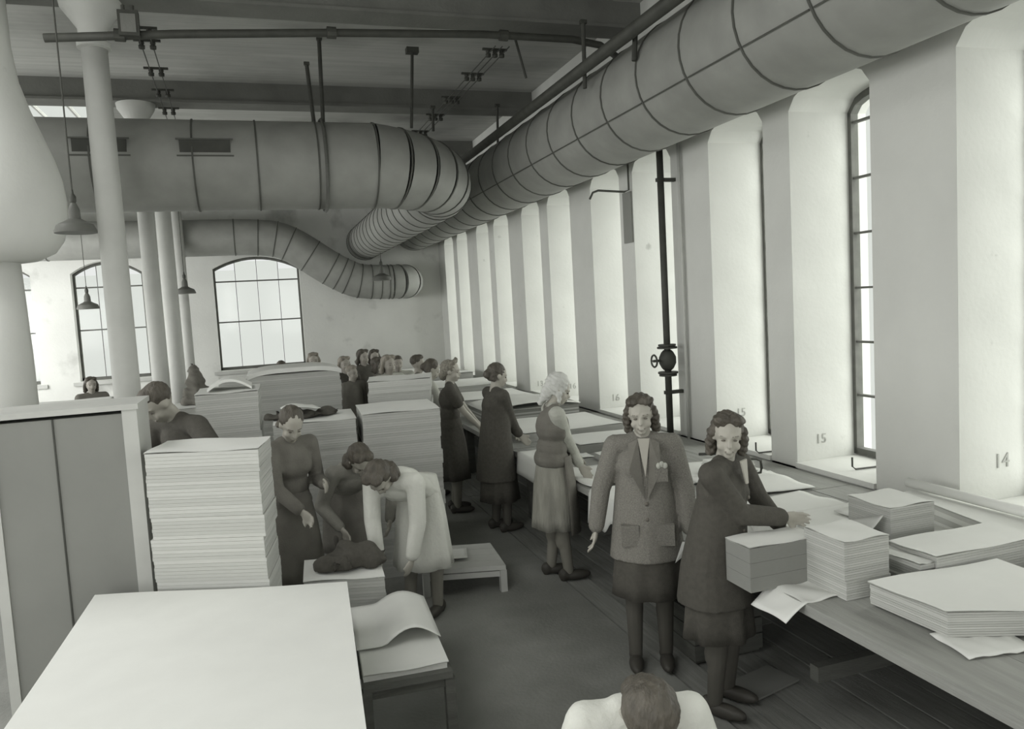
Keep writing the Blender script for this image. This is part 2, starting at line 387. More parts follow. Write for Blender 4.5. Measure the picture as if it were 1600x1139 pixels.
pipe('overhead_pipe', 'sooty pipe running lengthwise above the long window duct', [(2.90, 3.0, 4.235), (2.90, 17.2, 4.235)], .055, 'dark')
# hanger rods
def rod(px, ya, yb, Y, r, label, plate=False, px2=None):
    a_ = P(px, ya, y=Y); b_ = P(px2 or px+6, yb, y=Y); a_.z = min(a_.z, ZC-.01)
    e = empty('hanger_rod', a_); tag(e, label, 'rod', None)
    b = MB(); b.bar((0, 0, 0), b_-a_, r, 8); b.build('rod', 'dark', e)
    b = MB(); s_ = .07 if plate else .03; b.box(-s_, s_, -s_*.7, s_*.7, -.012, .05 if plate else .02); b.build('fixing_plate', 'dark', e)
rod(497, 42, 196, 8.9, .022, 'long hanger rod right of the short slanting rod above the crossing duct', px2=505)
rod(479, 100, 196, 8.9, .022, 'short slanting rod above the crossing duct with no pipe near it', px2=491)
rod(644, 82, 200, 8.9, .018, 'hanger rod with square plate on top above the duct elbow', plate=True, px2=643)
rod(676, 168, 205, 9.6, .018, 'stubby rod below the beam over the duct elbow', px2=677)
rod(777, 165, 236, 10.6, .018, 'rod between the two big ducts right of the elbow', px2=778)
rod(911, 35, 138, 6.5, .020, 'rod dropping to the long duct beside the insulator wires', px2=914)
rod(993, 38, 95, 5.6, .022, 'rod reaching the long duct nearest the camera', px2=991)
rod(796, 28, 122, 7.9, .014, 'thin slanted rod under the ceiling left of the insulator wires', px2=822)
# strap rings round the crossing duct
b = MB()
for k in range(40):
    t0, t1 = 2*math.pi*k/40, 2*math.pi*(k+1)/40
    b.bar((0, .495*math.cos(t0), .495*math.sin(t0)), (0, .495*math.cos(t1), .495*math.sin(t1)), .02, 4)
o = b.build('strap', 'band', td, loc=(P(511, 260, y=8.45).x-o1.x, 0, 0))
# insulator lines
def wires(name, label, p0, p1, nw, gap, ks):
    e = empty(name, p0); tag(e, label, 'wiring', 'overhead wiring on insulators')
    p0 = Vector(p0); p1 = Vector(p1)
    for i in range(nw):
        of = Vector((gap*(i-(nw-1)/2), 0, 0)); b = MB(); b.bar(of, p1-p0+of, .006, 5); b.build('wire', 'dark', e)
        for k in ks:
            c = (p1-p0)*k+of; b = MB(); b.lathe([(.012, -.035), (.028, -.03), (.03, 0), (.018, .012), (.026, .02), (.022, .04), (.008, .045)], c, 10); b.build('insulator', 'dark', e, True)
    for k in ks:
        b_ = MB(); c = (p1-p0)*k; b_.box(c.x-gap*nw*.6, c.x+gap*nw*.6, c.y-.015, c.y+.015, c.z+.04, c.z+.06); b_.build('crossarm', 'dark', e)
wires('insulator_line', 'pair of insulated wires receding beside the white column', (-.80, 7.75, 4.84), (-.93, 12.6, 4.84), 2, .10, (.03, .10, .28, .45, .62, .95))
wires('insulator_line', 'group of insulated wires receding left of the long duct', (2.60, 7.75, 4.84), (2.55, 12.8, 4.84), 3, .075, (.05, .22, .42, .6, .8, .97))
# dark junction mass on the pipe near the column
e = empty('junction_box', (-.82, 7.06, 4.60)); e.scale = (.7, .7, .8); tag(e, 'dark junction box on the overhead pipe where the wire pair starts', 'box')
b = MB(); b.box(-.11, .11, -.06, .06, -.09, .16); b.build('box_body', 'dark', e)
b = MB(); b.box(-.08, .08, -.07, -.06, -.06, .12); b.build('box_lid', 'beam', e)
for s_ in (-1, 1): b = MB(); b.bar((s_*.05, 0, .16), (s_*.05, 0, .22), .02, 8); b.build('cable_gland', 'dark', e)
# standpipe with valve
sp = empty('standpipe', (3.84, 6.80, 0)); tag(sp, 'dark upright pipe with a flanged valve in front of the wide pier', 'pipe')
b = MB(); b.bar((0, 0, .765), (0, 0, 3.655), .034, 12); b.build('tube', 'dark', sp, True)
b = MB(); b.bar((0, 0, .7645), (0, 0, .785), .075, 16); b.build('base_flange', 'dark', sp)
zv = P(1053, 562, x=3.9).z
b = MB(); b.lathe([(.04, -.10), (.06, -.08), (.085, -.03), (.085, .03), (.06, .08), (.04, .10)], (0, 0, zv), 16); b.build('valve_body', 'dark', sp, True)
for dz in (-.125, -.15, .125, .15):
    b = MB(); b.bar((0, 0, zv+dz-.009), (0, 0, zv+dz+.009), .10 if abs(dz) < .14 else .088, 16); b.build('flange', 'dark', sp)
b = MB()
for k in range(16):
    t0, t1 = 2*math.pi*k/16, 2*math.pi*(k+1)/16; b.bar((-.15, .06*math.cos(t0), zv+.06*math.sin(t0)), (-.15, .06*math.cos(t1), zv+.06*math.sin(t1)), .01, 5)
b.bar((-.15, -.06, zv), (-.15, .06, zv), .008, 5); b.bar((-.16, 0, zv), (-.05, 0, zv), .014, 8); b.build('handwheel', 'dark', sp)
for z in (1.2, 3.3): b = MB(); b.box(-.045, .158, -.02, .02, z, z+.035); b.build('pipe_clip', 'dark', sp)
# thin light conduit beside it
pipe('conduit', 'thin pale conduit fixed right of the dark standpipe', [(3.965, 6.66, .75), (3.965, 6.66, 3.7)], .016, 'column')
# bracket and dark patch on a narrow pier
pa = P(972, 303, x=3.985); pb = P(990, 378, x=3.985)
b = MB(); b.box(3.975, 3.999, min(pa.y, pb.y)+.02, max(pa.y, pb.y)-.02, pb.z, pa.z); tag(b.build('wall_board', 'board'), 'dark rectangular board high on the narrow pier below the bracket', 'board')
yk = P(981, 290, x=3.95).y
pipe('lamp_bracket', 'thin curved iron bracket above the dark board on the narrow pier', [(3.96, yk, 3.75), (3.96, yk, 3.36), (3.90, yk-.0, 3.34), (3.60, yk+.02, 3.36), (3.54, yk+.03, 3.34), (3.50, yk+.03, 3.27)], .012, cat='bracket', n=8)

# ------------------------------------------------------------------ pendant lamps
def lamp(px, py, Y, s, label, top=None):
    p = P(px, py, y=Y); e = empty('pendant_lamp', p); tag(e, label, 'lamp', None)
    b = MB(); b.lathe([(s, 0), (s*1.0, s*.10), (s*.86, s*.42), (s*.45, s*.62), (s*.3, s*.72), (s*.27, s*1.2), (s*.14, s*1.5), (s*.1, s*1.55)], n=20); smooth_by_angle(b.build('lamp_shade', 'enamel', e, True))
    b = MB(); b.lathe([(s*.10, s*1.5), (s*.16, s*1.6), (s*.16, s*1.85), (s*.07, s*2.0), (s*.05, s*2.2)], n=12); b.build('lamp_holder', 'dark', e, True)
    b = MB(); b.bar((0, 0, s*2.1), (0, 0, (top or ZC)-p.z), .006, 6); b.build('cord', 'dark', e)
    b = MB(); b.lathe([(.01, s*.02), (s*.2, s*.06), (s*.24, s*.25), (s*.12, s*.5)], n=12); b.build('bulb', 'paper', e, True)
lamp(119, 364, 6.2, .138, 'large dark enamel pendant lamp beside the thick white column')
lamp(138, 483, 15.6, .19, 'small dark pendant lamp against the left far window')
lamp(597, 438, 15.2, .19, 'dark pendant lamp in front of the rounded far duct elbow', 3.325)
lamp(290, 459, 15.2, .18, 'dark pendant lamp half hidden by the last column')

# ------------------------------------------------------------------ painted bay numbers
def number(txt, px, py, size=.12):
    Yj = None
    best = None
    for a0, a1 in openings:           # far reveal whose face is hit inside the recess
        q = P(px, py, y=a1)
        if XW < q.x < XO: best = q; Yj = a1
    if best is None: return
    cu = bpy.data.curves.new('n', 'FONT'); cu.body = txt; cu.size = size; cu.extrude = .002; cu.align_x = 'CENTER'
    o = bpy.data.objects.new('n', cu); C.objects.link(o); dg = bpy.context.evaluated_depsgraph_get()
    me = bpy.data.meshes.new_from_object(o.evaluated_get(dg)); bpy.data.objects.remove(o); me.materials.clear()
    n = obj('painted_number', me, 'ink', wr, (best.x, Yj-.003, best.z)); n.rotation_euler = (R(90), 0, 0)
number('14', 1565, 730, .13); number('15', 1283, 692, .11); number('15', 1158, 650, .11); number('16', 962, 626, .12)
number('16', 895, 607, .11); number('13', 844, 603, .12); number('17', 799, 592, .12)

# ------------------------------------------------------------------ work tables
TX0, TX1, TZ = 2.26, 3.972, .755
tops = MB
def table(y0, y1, label):
    e = empty('work_table', ((TX0+TX1)/2, (y0+y1)/2, 0)); tag(e, label, 'table', 'work tables in one row under the windows')
    hw = (TX1-TX0)/2; hl = (y1-y0)/2-.006
    nb = 5; w_ = 2*hw/nb
    for i in range(nb):
        b = MB(); dz = random.uniform(-.002, .002); b.box(-hw+i*w_+.002, -hw+(i+1)*w_-.002, -hl, hl, TZ-.05, TZ+dz); b.build('table_board', 'wood', e)
    for s_ in (-1, 1):
        b = MB(); b.box(s_*(hw-.28)-.02, s_*(hw-.28)+.02, -hl+.1, hl-.1, TZ-.15, TZ-.051); b.build('apron', 'woodd', e)
        for q in (-1, 1):
            b = MB(); b.box(s_*(hw-.25)-.045, s_*(hw-.25)+.045, q*(hl-.14)-.045, q*(hl-.14)+.045, 0, TZ-.051); b.build('leg', 'woodd', e)
    b = MB(); b.box(-hw+.25, hw-.25, -.03, .03, .22, .30); b.build('stretcher', 'woodd', e)
edges = [-.9, 1.75, 4.45, 7.15, 9.85, 12.55, 15.25, 17.2]
names = ['nearest work table at the lower right corner under the flat pile of sheets', 'work table the dark coated woman leans on, stacked with paper', 'work table beside the woman in the pale headscarf',
         'work table beside the woman in the long dark dress', 'work table beyond the long dark dress, under curved sheet piles', 'work table near the far end of the row', 'last work table touching the far wall']
for a_, b_, n_ in zip(edges[:-1], edges[1:], names): table(a_, b_, n_)

# ------------------------------------------------------------------ paper stacks
def stack(name, label, quad, z0, h, ream=.1, mats=('papere', 'papere2'), top=True, jit=.006, slab=.02, cat='paper stack', droop=0, group=None, topm='paper'):
    cx = sum(q[0] for q in quad)/4; cy = sum(q[1] for q in quad)/4
    e = empty(name, (cx, cy, z0)); tag(e, label, cat, group)
    q0 = [Vector((a[0]-cx, a[1]-cy)) for a in quad]
    n = max(1, round(h/ream)); rh = h/n
    for i in range(n):
        b = MB(); ns = max(1, round(rh/slab)); sh = rh/ns
        ox = random.uniform(-jit, jit); oy = random.uniform(-jit, jit)
        for k in range(ns):
            j = [(q.x*(1+random.uniform(-1, 1)*jit*.8)+ox, q.y*(1+random.uniform(-1, 1)*jit*.8)+oy) for q in q0]
            b.hexa(j, i*rh+k*sh+.0005, i*rh+(k+1)*sh-.0005, random.randint(0, len(mats)-1))
        b.build('ream', mats, e)
    if top:
        N = 8; vs = []; fs = []
        for a_ in range(N+1):
            for c_ in range(N+1):
                u, v = a_/N, c_/N
                p = (q0[0]*(1-u)+q0[1]*u)*(1-v)+(q0[3]*(1-u)+q0[2]*u)*v; p = p*1.012
                z = h+.004+.004*math.sin(u*7+v*5+n)+.0
                vs.append((p.x, p.y, z))
        M_ = (N+1)**2; vs += [(x, y, z-.004) for x, y, z in vs]
        for a_ in range(N):
            for c_ in range(N):
                i0 = a_*(N+1)+c_; fs.append((i0, i0+1, i0+N+2, i0+N+1)); fs.append((i0+M_, i0+N+1+M_, i0+N+2+M_, i0+1+M_))
        b = MB(); b.add(vs, fs); b.build('top_sheet', topm, e, True)
    return e
def rect(x0, x1, y0, y1, rot=0):
    cx, cy = (x0+x1)/2, (y0+y1)/2; c_, s_ = math.cos(R(rot)), math.sin(R(rot))
    return [(cx+(x-cx)*c_-(y-cy)*s_, cy+(x-cx)*s_+(y-cy)*c_) for x, y in ((x0, y0), (x1, y0), (x1, y1), (x0, y1))]
# big left stacks standing on the floor
stack('paper_stack', 'tall pale paper stack right of the grey upright board', [(-.635, 4.43), (-.062, 4.20), (.005, 4.60), (-.56, 4.84)], .0, 1.51, .115, jit=.006)
fp = stack('paper_stack', 'huge white pile of loose sheets filling the lower left corner', [(-1.0, 2.1), (.20, 2.1), (.32, 4.0), (-.925, 4.42)], 0, .79, .1, mats=('paper', 'papere'), jit=.004)
stack('paper_stack', 'tall stack under the dark bundle, left of a narrow dark gap', [(.04, 6.32), (.68, 6.27), (.71, 6.95), (.06, 7.0)], 0, 1.335, .11)
stack('paper_stack', 'tall stack with bare top right of the narrow dark gap', [(.725, 6.22), (1.35, 6.17), (1.40, 6.9), (.76, 6.95)], 0, 1.365, .11)
stack('paper_stack', 'shorter looking stack with bright right side behind the gap stacks', [(.90, 7.12), (1.47, 7.06), (1.60, 7.6), (.99, 7.66)], 0, 1.54, .11, mats=('papere2', 'papere'))
s5 = stack('paper_stack', 'wide stack with rounded top sheets in front of the far window', [(-.16, 8.2), (.76, 8.2), (.78, 8.9), (-.16, 8.9)], 0, 1.60, .11)
b = MB(); N = 16; vs = []; fs = []
for i in range(N+1):
    t = i/N; x = -.47+.94*t; z = 1.61+.05*(1-abs(2*t-1)**4)
    vs += [(x, -.355, z), (x, .36, z), (x, -.355, z-.045), (x, .36, z-.045)]
for i in range(N):
    k = 4*i; fs += [(k, k+1, k+5, k+4), (k+2, k+6, k+7, k+3), (k, k+4, k+6, k+2), (k+1, k+3, k+7, k+5)]
b.add(vs, fs); b.build('arched_sheets', 'paper', s5)
stack('paper_stack', 'stack behind the leaning man with a folded arch of sheets on top', [(-.56, 6.85), (-.06, 6.85), (-.04, 7.5), (-.56, 7.5)], 0, 1.575, .11)
b = MB(); N = 14
pp = [(-.15+.36*i/N, .075*math.sin(math.pi*i/N)) for i in range(N+1)]
for i in range(N):
    (xa, za), (xb, zb_) = pp[i], pp[i+1]
    b.add([(xa, -.2, za), (xb, -.2, zb_), (xb, .2, zb_), (xa, .2, za), (xa, -.2, za+.022), (xb, -.2, zb_+.022), (xb, .2, zb_+.022), (xa, .2, za+.022)],
          [(0, 1, 2, 3), (4, 5, 6, 7), (0, 1, 5, 4), (3, 2, 6, 7)])
tag(b.build('bowed_sheets', 'paper', None, loc=(-.32, 7.2, 1.585)), 'bowed pale sheets arching on the stack behind the leaning man', 'paper')
stack('paper_stack', 'knee high stack under the crumpled dark coat', [(.13, 4.74), (.60, 4.60), (.62, 5.02), (.16, 5.17)], 0, .58, .1)
stack('paper_stack', 'far stack on the left in front of the left far window', [(-2.9, 10.6), (-1.9, 10.6), (-1.9, 11.2), (-2.9, 11.2)], 0, 1.26, .14)
stack('paper_stack', 'low far stack between the first and second columns', [(-1.75, 9.6), (-1.15, 9.6), (-1.15, 10.1), (-1.75, 10.1)], 0, 1.22, .14)
stack('paper_stack', 'distant stack below the middle far window', [(-.7, 13.0), (.7, 13.0), (.7, 13.6), (-.7, 13.6)], 0, 1.22, .14)

# tall grey board cupboard at the left
xb0, xb1 = -1.42, P(213, 640, y=4.62).x
zb = P(200, 640, y=4.62).z
cb = empty('board_cupboard', ((xb0+xb1)/2, 4.62, 0)); tag(cb, 'tall grey board cupboard with pale edge battens at the left', 'cupboard')
hw = (xb1-xb0)/2
b = MB(); b.box(-hw+.05, hw-.075, .012, .42, .03, zb-.02); b.build('panel', 'board', cb)
b = MB(); b.box(hw-.075, hw, 0, .44, 0, zb); b.build('batten', 'boardl', cb)
b = MB(); b.box(-hw, -hw+.05, 0, .44, 0, zb); b.build('batten', 'boardl', cb)
b = MB(); b.box(-hw-.01, hw+.01, -.01, .45, zb, zb+.03); b.build('cupboard_top', 'boardl', cb)
xm = -hw+.33
b = MB(); b.box(xm-.004, xm+.004, .004, .013, .03, zb-.02); b.build('panel_joint', 'dark', cb)

# low stillages (skid platforms)
def stillage(name, label, quad, z, m='boardl', th=.035, paper=None):
    cx = sum(q[0] for q in quad)/4; cy = sum(q[1] for q in quad)/4; e = empty(name, (cx, cy, 0)); tag(e, label, 'platform')
    q = [Vector((a[0]-cx, a[1]-cy)) for a in quad]
    for i in range(4):
        a0, a1 = i/4+.004, (i+1)/4-.004
        p = [q[0].lerp(q[3], a0), q[1].lerp(q[2], a0), q[1].lerp(q[2], a1), q[0].lerp(q[3], a1)]
        b = MB(); b.hexa([(v.x, v.y) for v in p], z-th, z); b.build('board', m, e)
    for v in q:
        v = v*.93; b = MB(); b.box(v.x-.025, v.x+.025, v.y-.025, v.y+.025, 0, z-th-.001); b.build('leg', m, e)
    for i, j in ((0, 1), (3, 2)):
        b = MB(); a_ = q[i]*.9; c_ = q[j]*.9; b.bar((a_.x, a_.y, z-th-.03), (c_.x, c_.y, z-th-.03), .03, 4, up=(0, 0, 1)); b.build('rail', m, e)
    return e
def sheet(name, label, quad, z, fn, m='paper', th=.004, N=14, cat='sheet', group=None, parent=None):
    cx = sum(q[0] for q in quad)/4; cy = sum(q[1] for q in quad)/4
    q = [Vector((a[0]-cx, a[1]-cy)) for a in quad]; vs = []; fs = []
    for i in range(N+1):
        for j in range(N+1):
            u, v = i/N, j/N; p = (q[0]*(1-u)+q[1]*u)*(1-v)+(q[3]*(1-u)+q[2]*u)*v
            d = fn(u, v); d = d if isinstance(d, tuple) else (0, 0, d); vs.append((p.x+d[0], p.y+d[1], d[2]+th))
    for i in range(N):
        for j in range(N): k = i*(N+1)+j; fs.append((k, k+1, k+N+2, k+N+1))
    b = MB(); b.add(vs, fs); o = b.build(name, m, parent, True, (cx, cy, z)); s_ = o.modifiers.new('t', 'SOLIDIFY'); s_.thickness = th; s_.offset = 0
    if label: tag(o, label, cat, group)
    return o
stillage('stillage', 'low platform with a curled sheet at the lower centre left', rect(.36, .80, 3.62, 4.60, -3), .40, 'woodd')
stack('paper_stack', 'thin layer of pale sheets lying on the low front platform', rect(.37, .785, 3.66, 4.55, -3), .40, .03, .03, mats=('paper',), slab=.015)
sheet('paper_sheet', 'large curled sheet bulging on the low front platform', rect(.36, .80, 3.92, 4.52, -3), .445,
      lambda u, v: .075*max(0, math.sin(math.pi*min(1, (1-u)*1.5)))*(1-.25*v)+.004)
stillage('stillage', 'small pale low platform on the floor behind the white smock', [(1.03, 5.66), (1.64, 5.49), (1.69, 6.08), (1.10, 6.24)], .205)
sheet('paper_sheet', 'white sheet lying on the small low platform behind the smock', [(1.12, 5.80), (1.40, 5.72), (1.47, 6.02), (1.17, 6.10)], .212,
      lambda u, v: .02*(1-v)+.003*math.sin(u*6), N=8)

# stacks and sheets on the near table
Z = TZ+.003
mE = ('papere', 'papere2')
stack('paper_stack', 'short dark grey stack overhanging the table edge beside the dark coated woman', rect(2.12, 2.53, 3.05, 3.25, 0), Z, .215, .215, mats=('papered',), slab=.07, topm='paper', jit=.001)
stack('paper_stack', 'block of sheets on the table edge, just right of the dark grey stack', rect(2.445, 2.70, 2.79, 3.06, 0), Z, .27, .09, slab=.012)
stack('paper_stack', 'tallest looking block of sheets, behind the block on the table edge', rect(3.02, 3.31, 3.12, 3.42, 0), Z, .27, .09, slab=.012)
stack('paper_stack', 'small low stack with dark left face in front of the tallest block', rect(2.79, 2.875, 2.71, 2.98, 0), Z, .135, .135, slab=.012, mats=('papered', 'papere2'))
stack('paper_stack', 'long low stack at the right edge behind the wide flat pile', rect(2.88, 3.55, 2.70, 2.98, 0), Z, .16, .16, slab=.012)
stack('paper_stack', 'wide flat pile of bright sheets at the lower right corner', [(2.51, 2.31), (2.80, 2.14), (3.35, 2.10), (3.30, 2.66), (2.50, 2.70)][:1]+[(3.2, 2.02), (3.2, 2.66), (2.49, 2.70)], Z+.012, .10, .1, slab=.01)
sheet('wrapping_paper', 'creased scrap of paper under the front corner of the flat pile', rect(2.46, 2.75, 2.12, 2.34, -10), Z, lambda u, v: .007*abs(math.sin(u*9+v*4)), cat='paper', N=10)
sheet('paper_sheet', 'white sheet corner at the very right edge of the near table', rect(2.68, 3.0, 1.80, 2.05, -8), Z, lambda u, v: .003, N=6)
sheet('paper_sheet', 'folded pale sheet standing against the dark grey stack', rect(2.565, 2.64, 3.02, 3.10, 0), Z, lambda u, v: (0, 0, .01+.20*v), N=6)
sheet('wrapping_paper', 'crumpled wrapping paper hanging over the table edge under the dark stack', rect(2.17, 2.46, 2.84, 3.10, 0), Z,
      lambda u, v: (-.05*max(0, .35-u), 0, -.22*max(0, .35-u)+.006*math.sin(9*u+5*v)), cat='paper')
# flying sheets in the middle of the table
def curl(k, a_=.06): return lambda u, v: a_*max(0, math.sin(3.1*u+k))*(.4+.6*v)+.01*math.sin(6*v+k)**2
sheet('paper_sheet', 'bright curling sheet between the dark coated woman and the wire tray', rect(2.62, 3.0, 3.45, 3.85, -25), Z, curl(.2, .10), group=None)
sheet('paper_sheet', 'bright sheet with pointed corner left of the tallest block', rect(2.72, 3.02, 3.12, 3.50, 20), Z+.02, curl(.6, .12))
sheet('paper_sheet', 'pale sheet lying under the hands of the dark coated woman', rect(2.42, 2.8, 3.55, 4.0, -12), Z, curl(1.4, .03))
sheet('paper_sheet', 'large pale sheet spread behind the dark coated woman near the wall', rect(2.9, 3.55, 3.9, 4.4, 8), Z, curl(2.2, .03))
sheet('paper_sheet', 'flat pale sheet between the woman and the narrow pier', rect(3.0, 3.7, 4.5, 5.1, -6), Z, curl(1.1, .02))
sheet('paper_sheet', 'pale grey sheet lying along the wall under the wide pier', rect(3.35, 3.85, 3.1, 3.9, 4), Z, curl(.9, .03))
sheet('paper_sheet', 'broad flat sheet under the loose leaves behind the table edge blocks', rect(2.66, 3.62, 3.47, 4.02, 3), Z, lambda u, v: .004+.01*math.sin(2*u+1)**2)
sheet('paper_sheet', 'wide bright sheet along the wall between the tallest block and the wide pier', rect(3.36, 3.88, 2.72, 3.30, 0), Z, lambda u, v: .006+.05*max(0, math.sin(5*u+2*v)-.4))
sheet('paper_sheet', 'pointed sheet standing up against the left face of the tallest block', [(2.70, 3.22), (3.0, 3.14), (3.02, 3.42), (2.80, 3.46)], Z+.02, lambda u, v: .20*u*u*(1-.5*v)+.01)
# long white board leaning / lying along the wall at right
pbA = P(1408, 765, x=3.78)
stack('paper_board', 'long bright board of sheets sloping along the wall at the right', [(3.45, 2.5), (3.9, 2.5), (3.9, 3.72), (3.72, 3.72)], Z, .13, .13, mats=('paper', 'papere'), slab=.03, cat='board')
b = MB(); b.bar((0, 0, 0), (0, 1.15, .0), .03, 12); tag(b.build('paper_roll', 'paper', None, True, loc=(3.80, 2.62, Z+.175)), 'white rolled sheet on top of the long bright board', 'paper roll')
# small letter rack with papers behind the two women
rk = P(1168, 745, z=TZ)
e = empty('letter_rack', (rk.x, rk.y, Z)); tag(e, 'small rounded wire tray of papers behind the shoulder of the dark coated woman', 'tray')
b = MB()
fr = [(-.28, 0, .17), (.10, 0, .12), (.13, 0, .10), (.13, 0, .0), (.10, 0, -.0+.01)]
b.sweep([(-.26, 0, .16), (.08, 0, .13), (.125, 0, .11), (.13, 0, .05), (.12, 0, .015), (.05, 0, .008)], .011, 8); b.build('tray_rim', 'dark', e, True)
b = MB(); b.sweep([(-.26, .26, .16), (.08, .26, .13), (.125, .26, .11), (.13, .26, .05), (.12, .26, .015), (.05, .26, .008)], .011, 8); b.build('tray_rim', 'dark', e, True)
b = MB(); b.box(-.28, .10, .0, .26, .0, .012); b.build('tray_floor', 'woodd', e)
for k in range(4):
    stack('paper_bundle', ['bottom', 'second from bottom', 'third from bottom', 'top'][k]+' bundle of pale sheets in the small wire tray', rect(rk.x-.27+k*.01, rk.x+.10-.01*k, rk.y+.01, rk.y+.25, 0), Z+.014+k*.027, .022, .022, mats=('paper', 'papere'), slab=.011, top=False, cat='paper')
# wire loops lying on two sills
for px, py, lb in ((1352, 730, 'bent wire loop on the nearest window sill'), (1200, 705, 'bent wire loop on the second window sill')):
    q = P(px, py, z=SILL+.03); bb = MB()
    bb.sweep([(-.12, 0, .09), (-.12, 0, .02), (-.10, -.01, 0), (.12, -.03, 0), (.14, 0, .0), (.16, .05, .0)], .007, 8)
    tag(bb.build('wire_loop', 'dark', None, True, loc=(min(q.x, 4.35), q.y, SILL+.03)), lb, 'wire')
# table beyond: draped sheets, boards, piles
sheet('paper_sheet', 'bright sheet hanging over the table edge between the headscarf and the buttoned jacket', rect(2.12, 2.82, 4.60, 5.25, 0), Z,
      lambda u, v: (.70*.85*max(0, .19-u), 0, -.20*max(0, .19-u)/.19*(1+.25*math.sin(v*14)) + .006*abs(math.sin(9*u+3*v))), N=24)
sheet('paper_sheet', 'flat bright sheet under the hands of the headscarf woman', rect(2.27, 2.95, 5.32, 5.98, 3), Z, curl(1.9, .015))
sheet('paper_sheet', 'bright sheet hanging over the table edge by the long dark dress', rect(2.12, 2.8, 6.35, 6.95, 0), Z,
      lambda u, v: (.68*.85*max(0, .20-u), 0, -.2*max(0, .20-u)/.20 + .006*abs(math.sin(9*u+3*v))), N=20)
sheet('paper_sheet', 'long white sheet beyond the buttoned jacket near the wall', rect(2.9, 3.7, 5.0, 5.6, 0), Z+.001, curl(.4, .02))
stack('paper_stack', 'low pile with bright top in the middle of the headscarf table', rect(2.78, 3.35, 5.75, 6.3, 0), Z, .05, .05, mats=mE, slab=.012)
stack('paper_stack', 'grey faced low pile right of the headscarf woman, along the wall', rect(2.75, 3.72, 6.55, 7.1, 0), Z, .08, .08, mats=('papered',), slab=.02)
stack('paper_stack', 'broad pile with white top behind the headscarf woman', rect(2.5, 3.6, 7.4, 8.4, 0), Z, .09, .09, mats=('papere2',), slab=.02)
bs = stack('paper_stack', 'pile with bowed top between the dark dress and the headscarf', rect(2.5, 3.7, 8.8, 9.7, 0), Z, .14, .14, mats=('papered', 'papere2'), slab=.02)
sheet('bowed_sheet', None, rect(-.62, .62, -.46, .46), .145, lambda u, v: .06*math.sin(math.pi*u), parent=bs, th=.01)
stack('paper_stack', 'pale pile on the table left of the long dark dress', rect(2.45, 3.6, 10.2, 11.2, 0), Z, .13, .13, slab=.02)
stack('paper_stack', 'distant pale pile behind the short sleeved woman', rect(2.5, 3.7, 11.8, 13.0, 0), Z, .16, .16, slab=.02)
stack('paper_stack', 'farthest pale pile on the tables by the corner', rect(2.5, 3.7, 13.8, 15.6, 0), Z, .2, .2, slab=.02)
sheet('paper_sheet', 'crumpled sheets in the window recess beyond the dark dress', rect(3.3, 3.85, 9.95, 10.18, 0), Z+.01, lambda u, v: .07*abs(math.sin(9*u+4*v)), cat='sheet', N=10)
# light board lying on the floor under the table, wooden box there
b = MB(); b.box(-.17, .17, -.11, .11, 0, .012); q = P(1192, 1066, z=.01); tag(b.build('fallen_sheet', 'board', None, loc=(q.x, q.y, .006), rz=.25), 'pale sheet lying on the floor planks under the near table', 'sheet')
cr_ = empty('wooden_crate', (2.52, 4.05, 0.006)); tag(cr_, 'low dark wooden crate on the floor behind the two women', 'crate')
for k in range(3):
    b = MB(); b.box(-.22, .22, -.19, -.175, .02+k*.1, .11+k*.1); b.build('slat', 'woodd', cr_); b = MB(); b.box(-.22, .22, .175, .19, .02+k*.1, .11+k*.1); b.build('slat', 'woodd', cr_)
    b = MB(); b.box(-.235, -.22, -.19, .19, .02+k*.1, .11+k*.1); b.build('slat', 'woodd', cr_); b = MB(); b.box(.22, .235, -.19, .19, .02+k*.1, .11+k*.1); b.build('slat', 'woodd', cr_)
b = MB(); b.box(-.22, .22, -.175, .175, 0, .02); b.build('crate_bottom', 'woodd', cr_)

# ------------------------------------------------------------------ cloth piles
def heap(name, label, cat, loc, blobs, m, seed=1, voxel=.012):
    rnd = random.Random(seed); b = MB()
    for (x, y, z, rx, ry, rz_) in blobs: ell(b, Vector((x, y, z)), (rx, ry, rz_))
    me = evaluate(b.mesh(name), voxel, 2)
    for v in me.vertices:
        c = v.co; k = .012*math.sin(c.x*38+seed)+.010*math.sin(c.y*46+c.x*20)+.006*math.sin(c.z*70+c.x*30)
        v.co += v.normal*k
        if v.co.z < .002: v.co.z = .002
    for p in me.polygons: p.use_smooth = True
    return tag(obj(name, me, m, None, loc), label, cat)
def ell(b, c, r, rot=None, n=12, k=8):
    c = Vector(c); vs = []; fs = []
    for i in range(k+1):
        ph = math.pi*i/k
        for j in range(n):
            th = 2*math.pi*j/n; p = Vector((r[0]*math.sin(ph)*math.cos(th), r[1]*math.sin(ph)*math.sin(th), r[2]*math.cos(ph)))
            if rot is not None: p = rot @ p
            vs.append(c+p)
    for i in range(k):
        for j in range(n): fs.append((i*n+j, (i+1)*n+j, (i+1)*n+(j+1) % n, i*n+(j+1) % n))
    b.add(vs, fs)
def cap(b, p, r0, q, r1):
    """closed tapered capsule"""
    p = Vector(p); q = Vector(q); d = q-p
    if d.length < 1e-4: ell(b, p, (r0, r0, r0)); return
    b.sweep_cap(p, r0, q, r1)
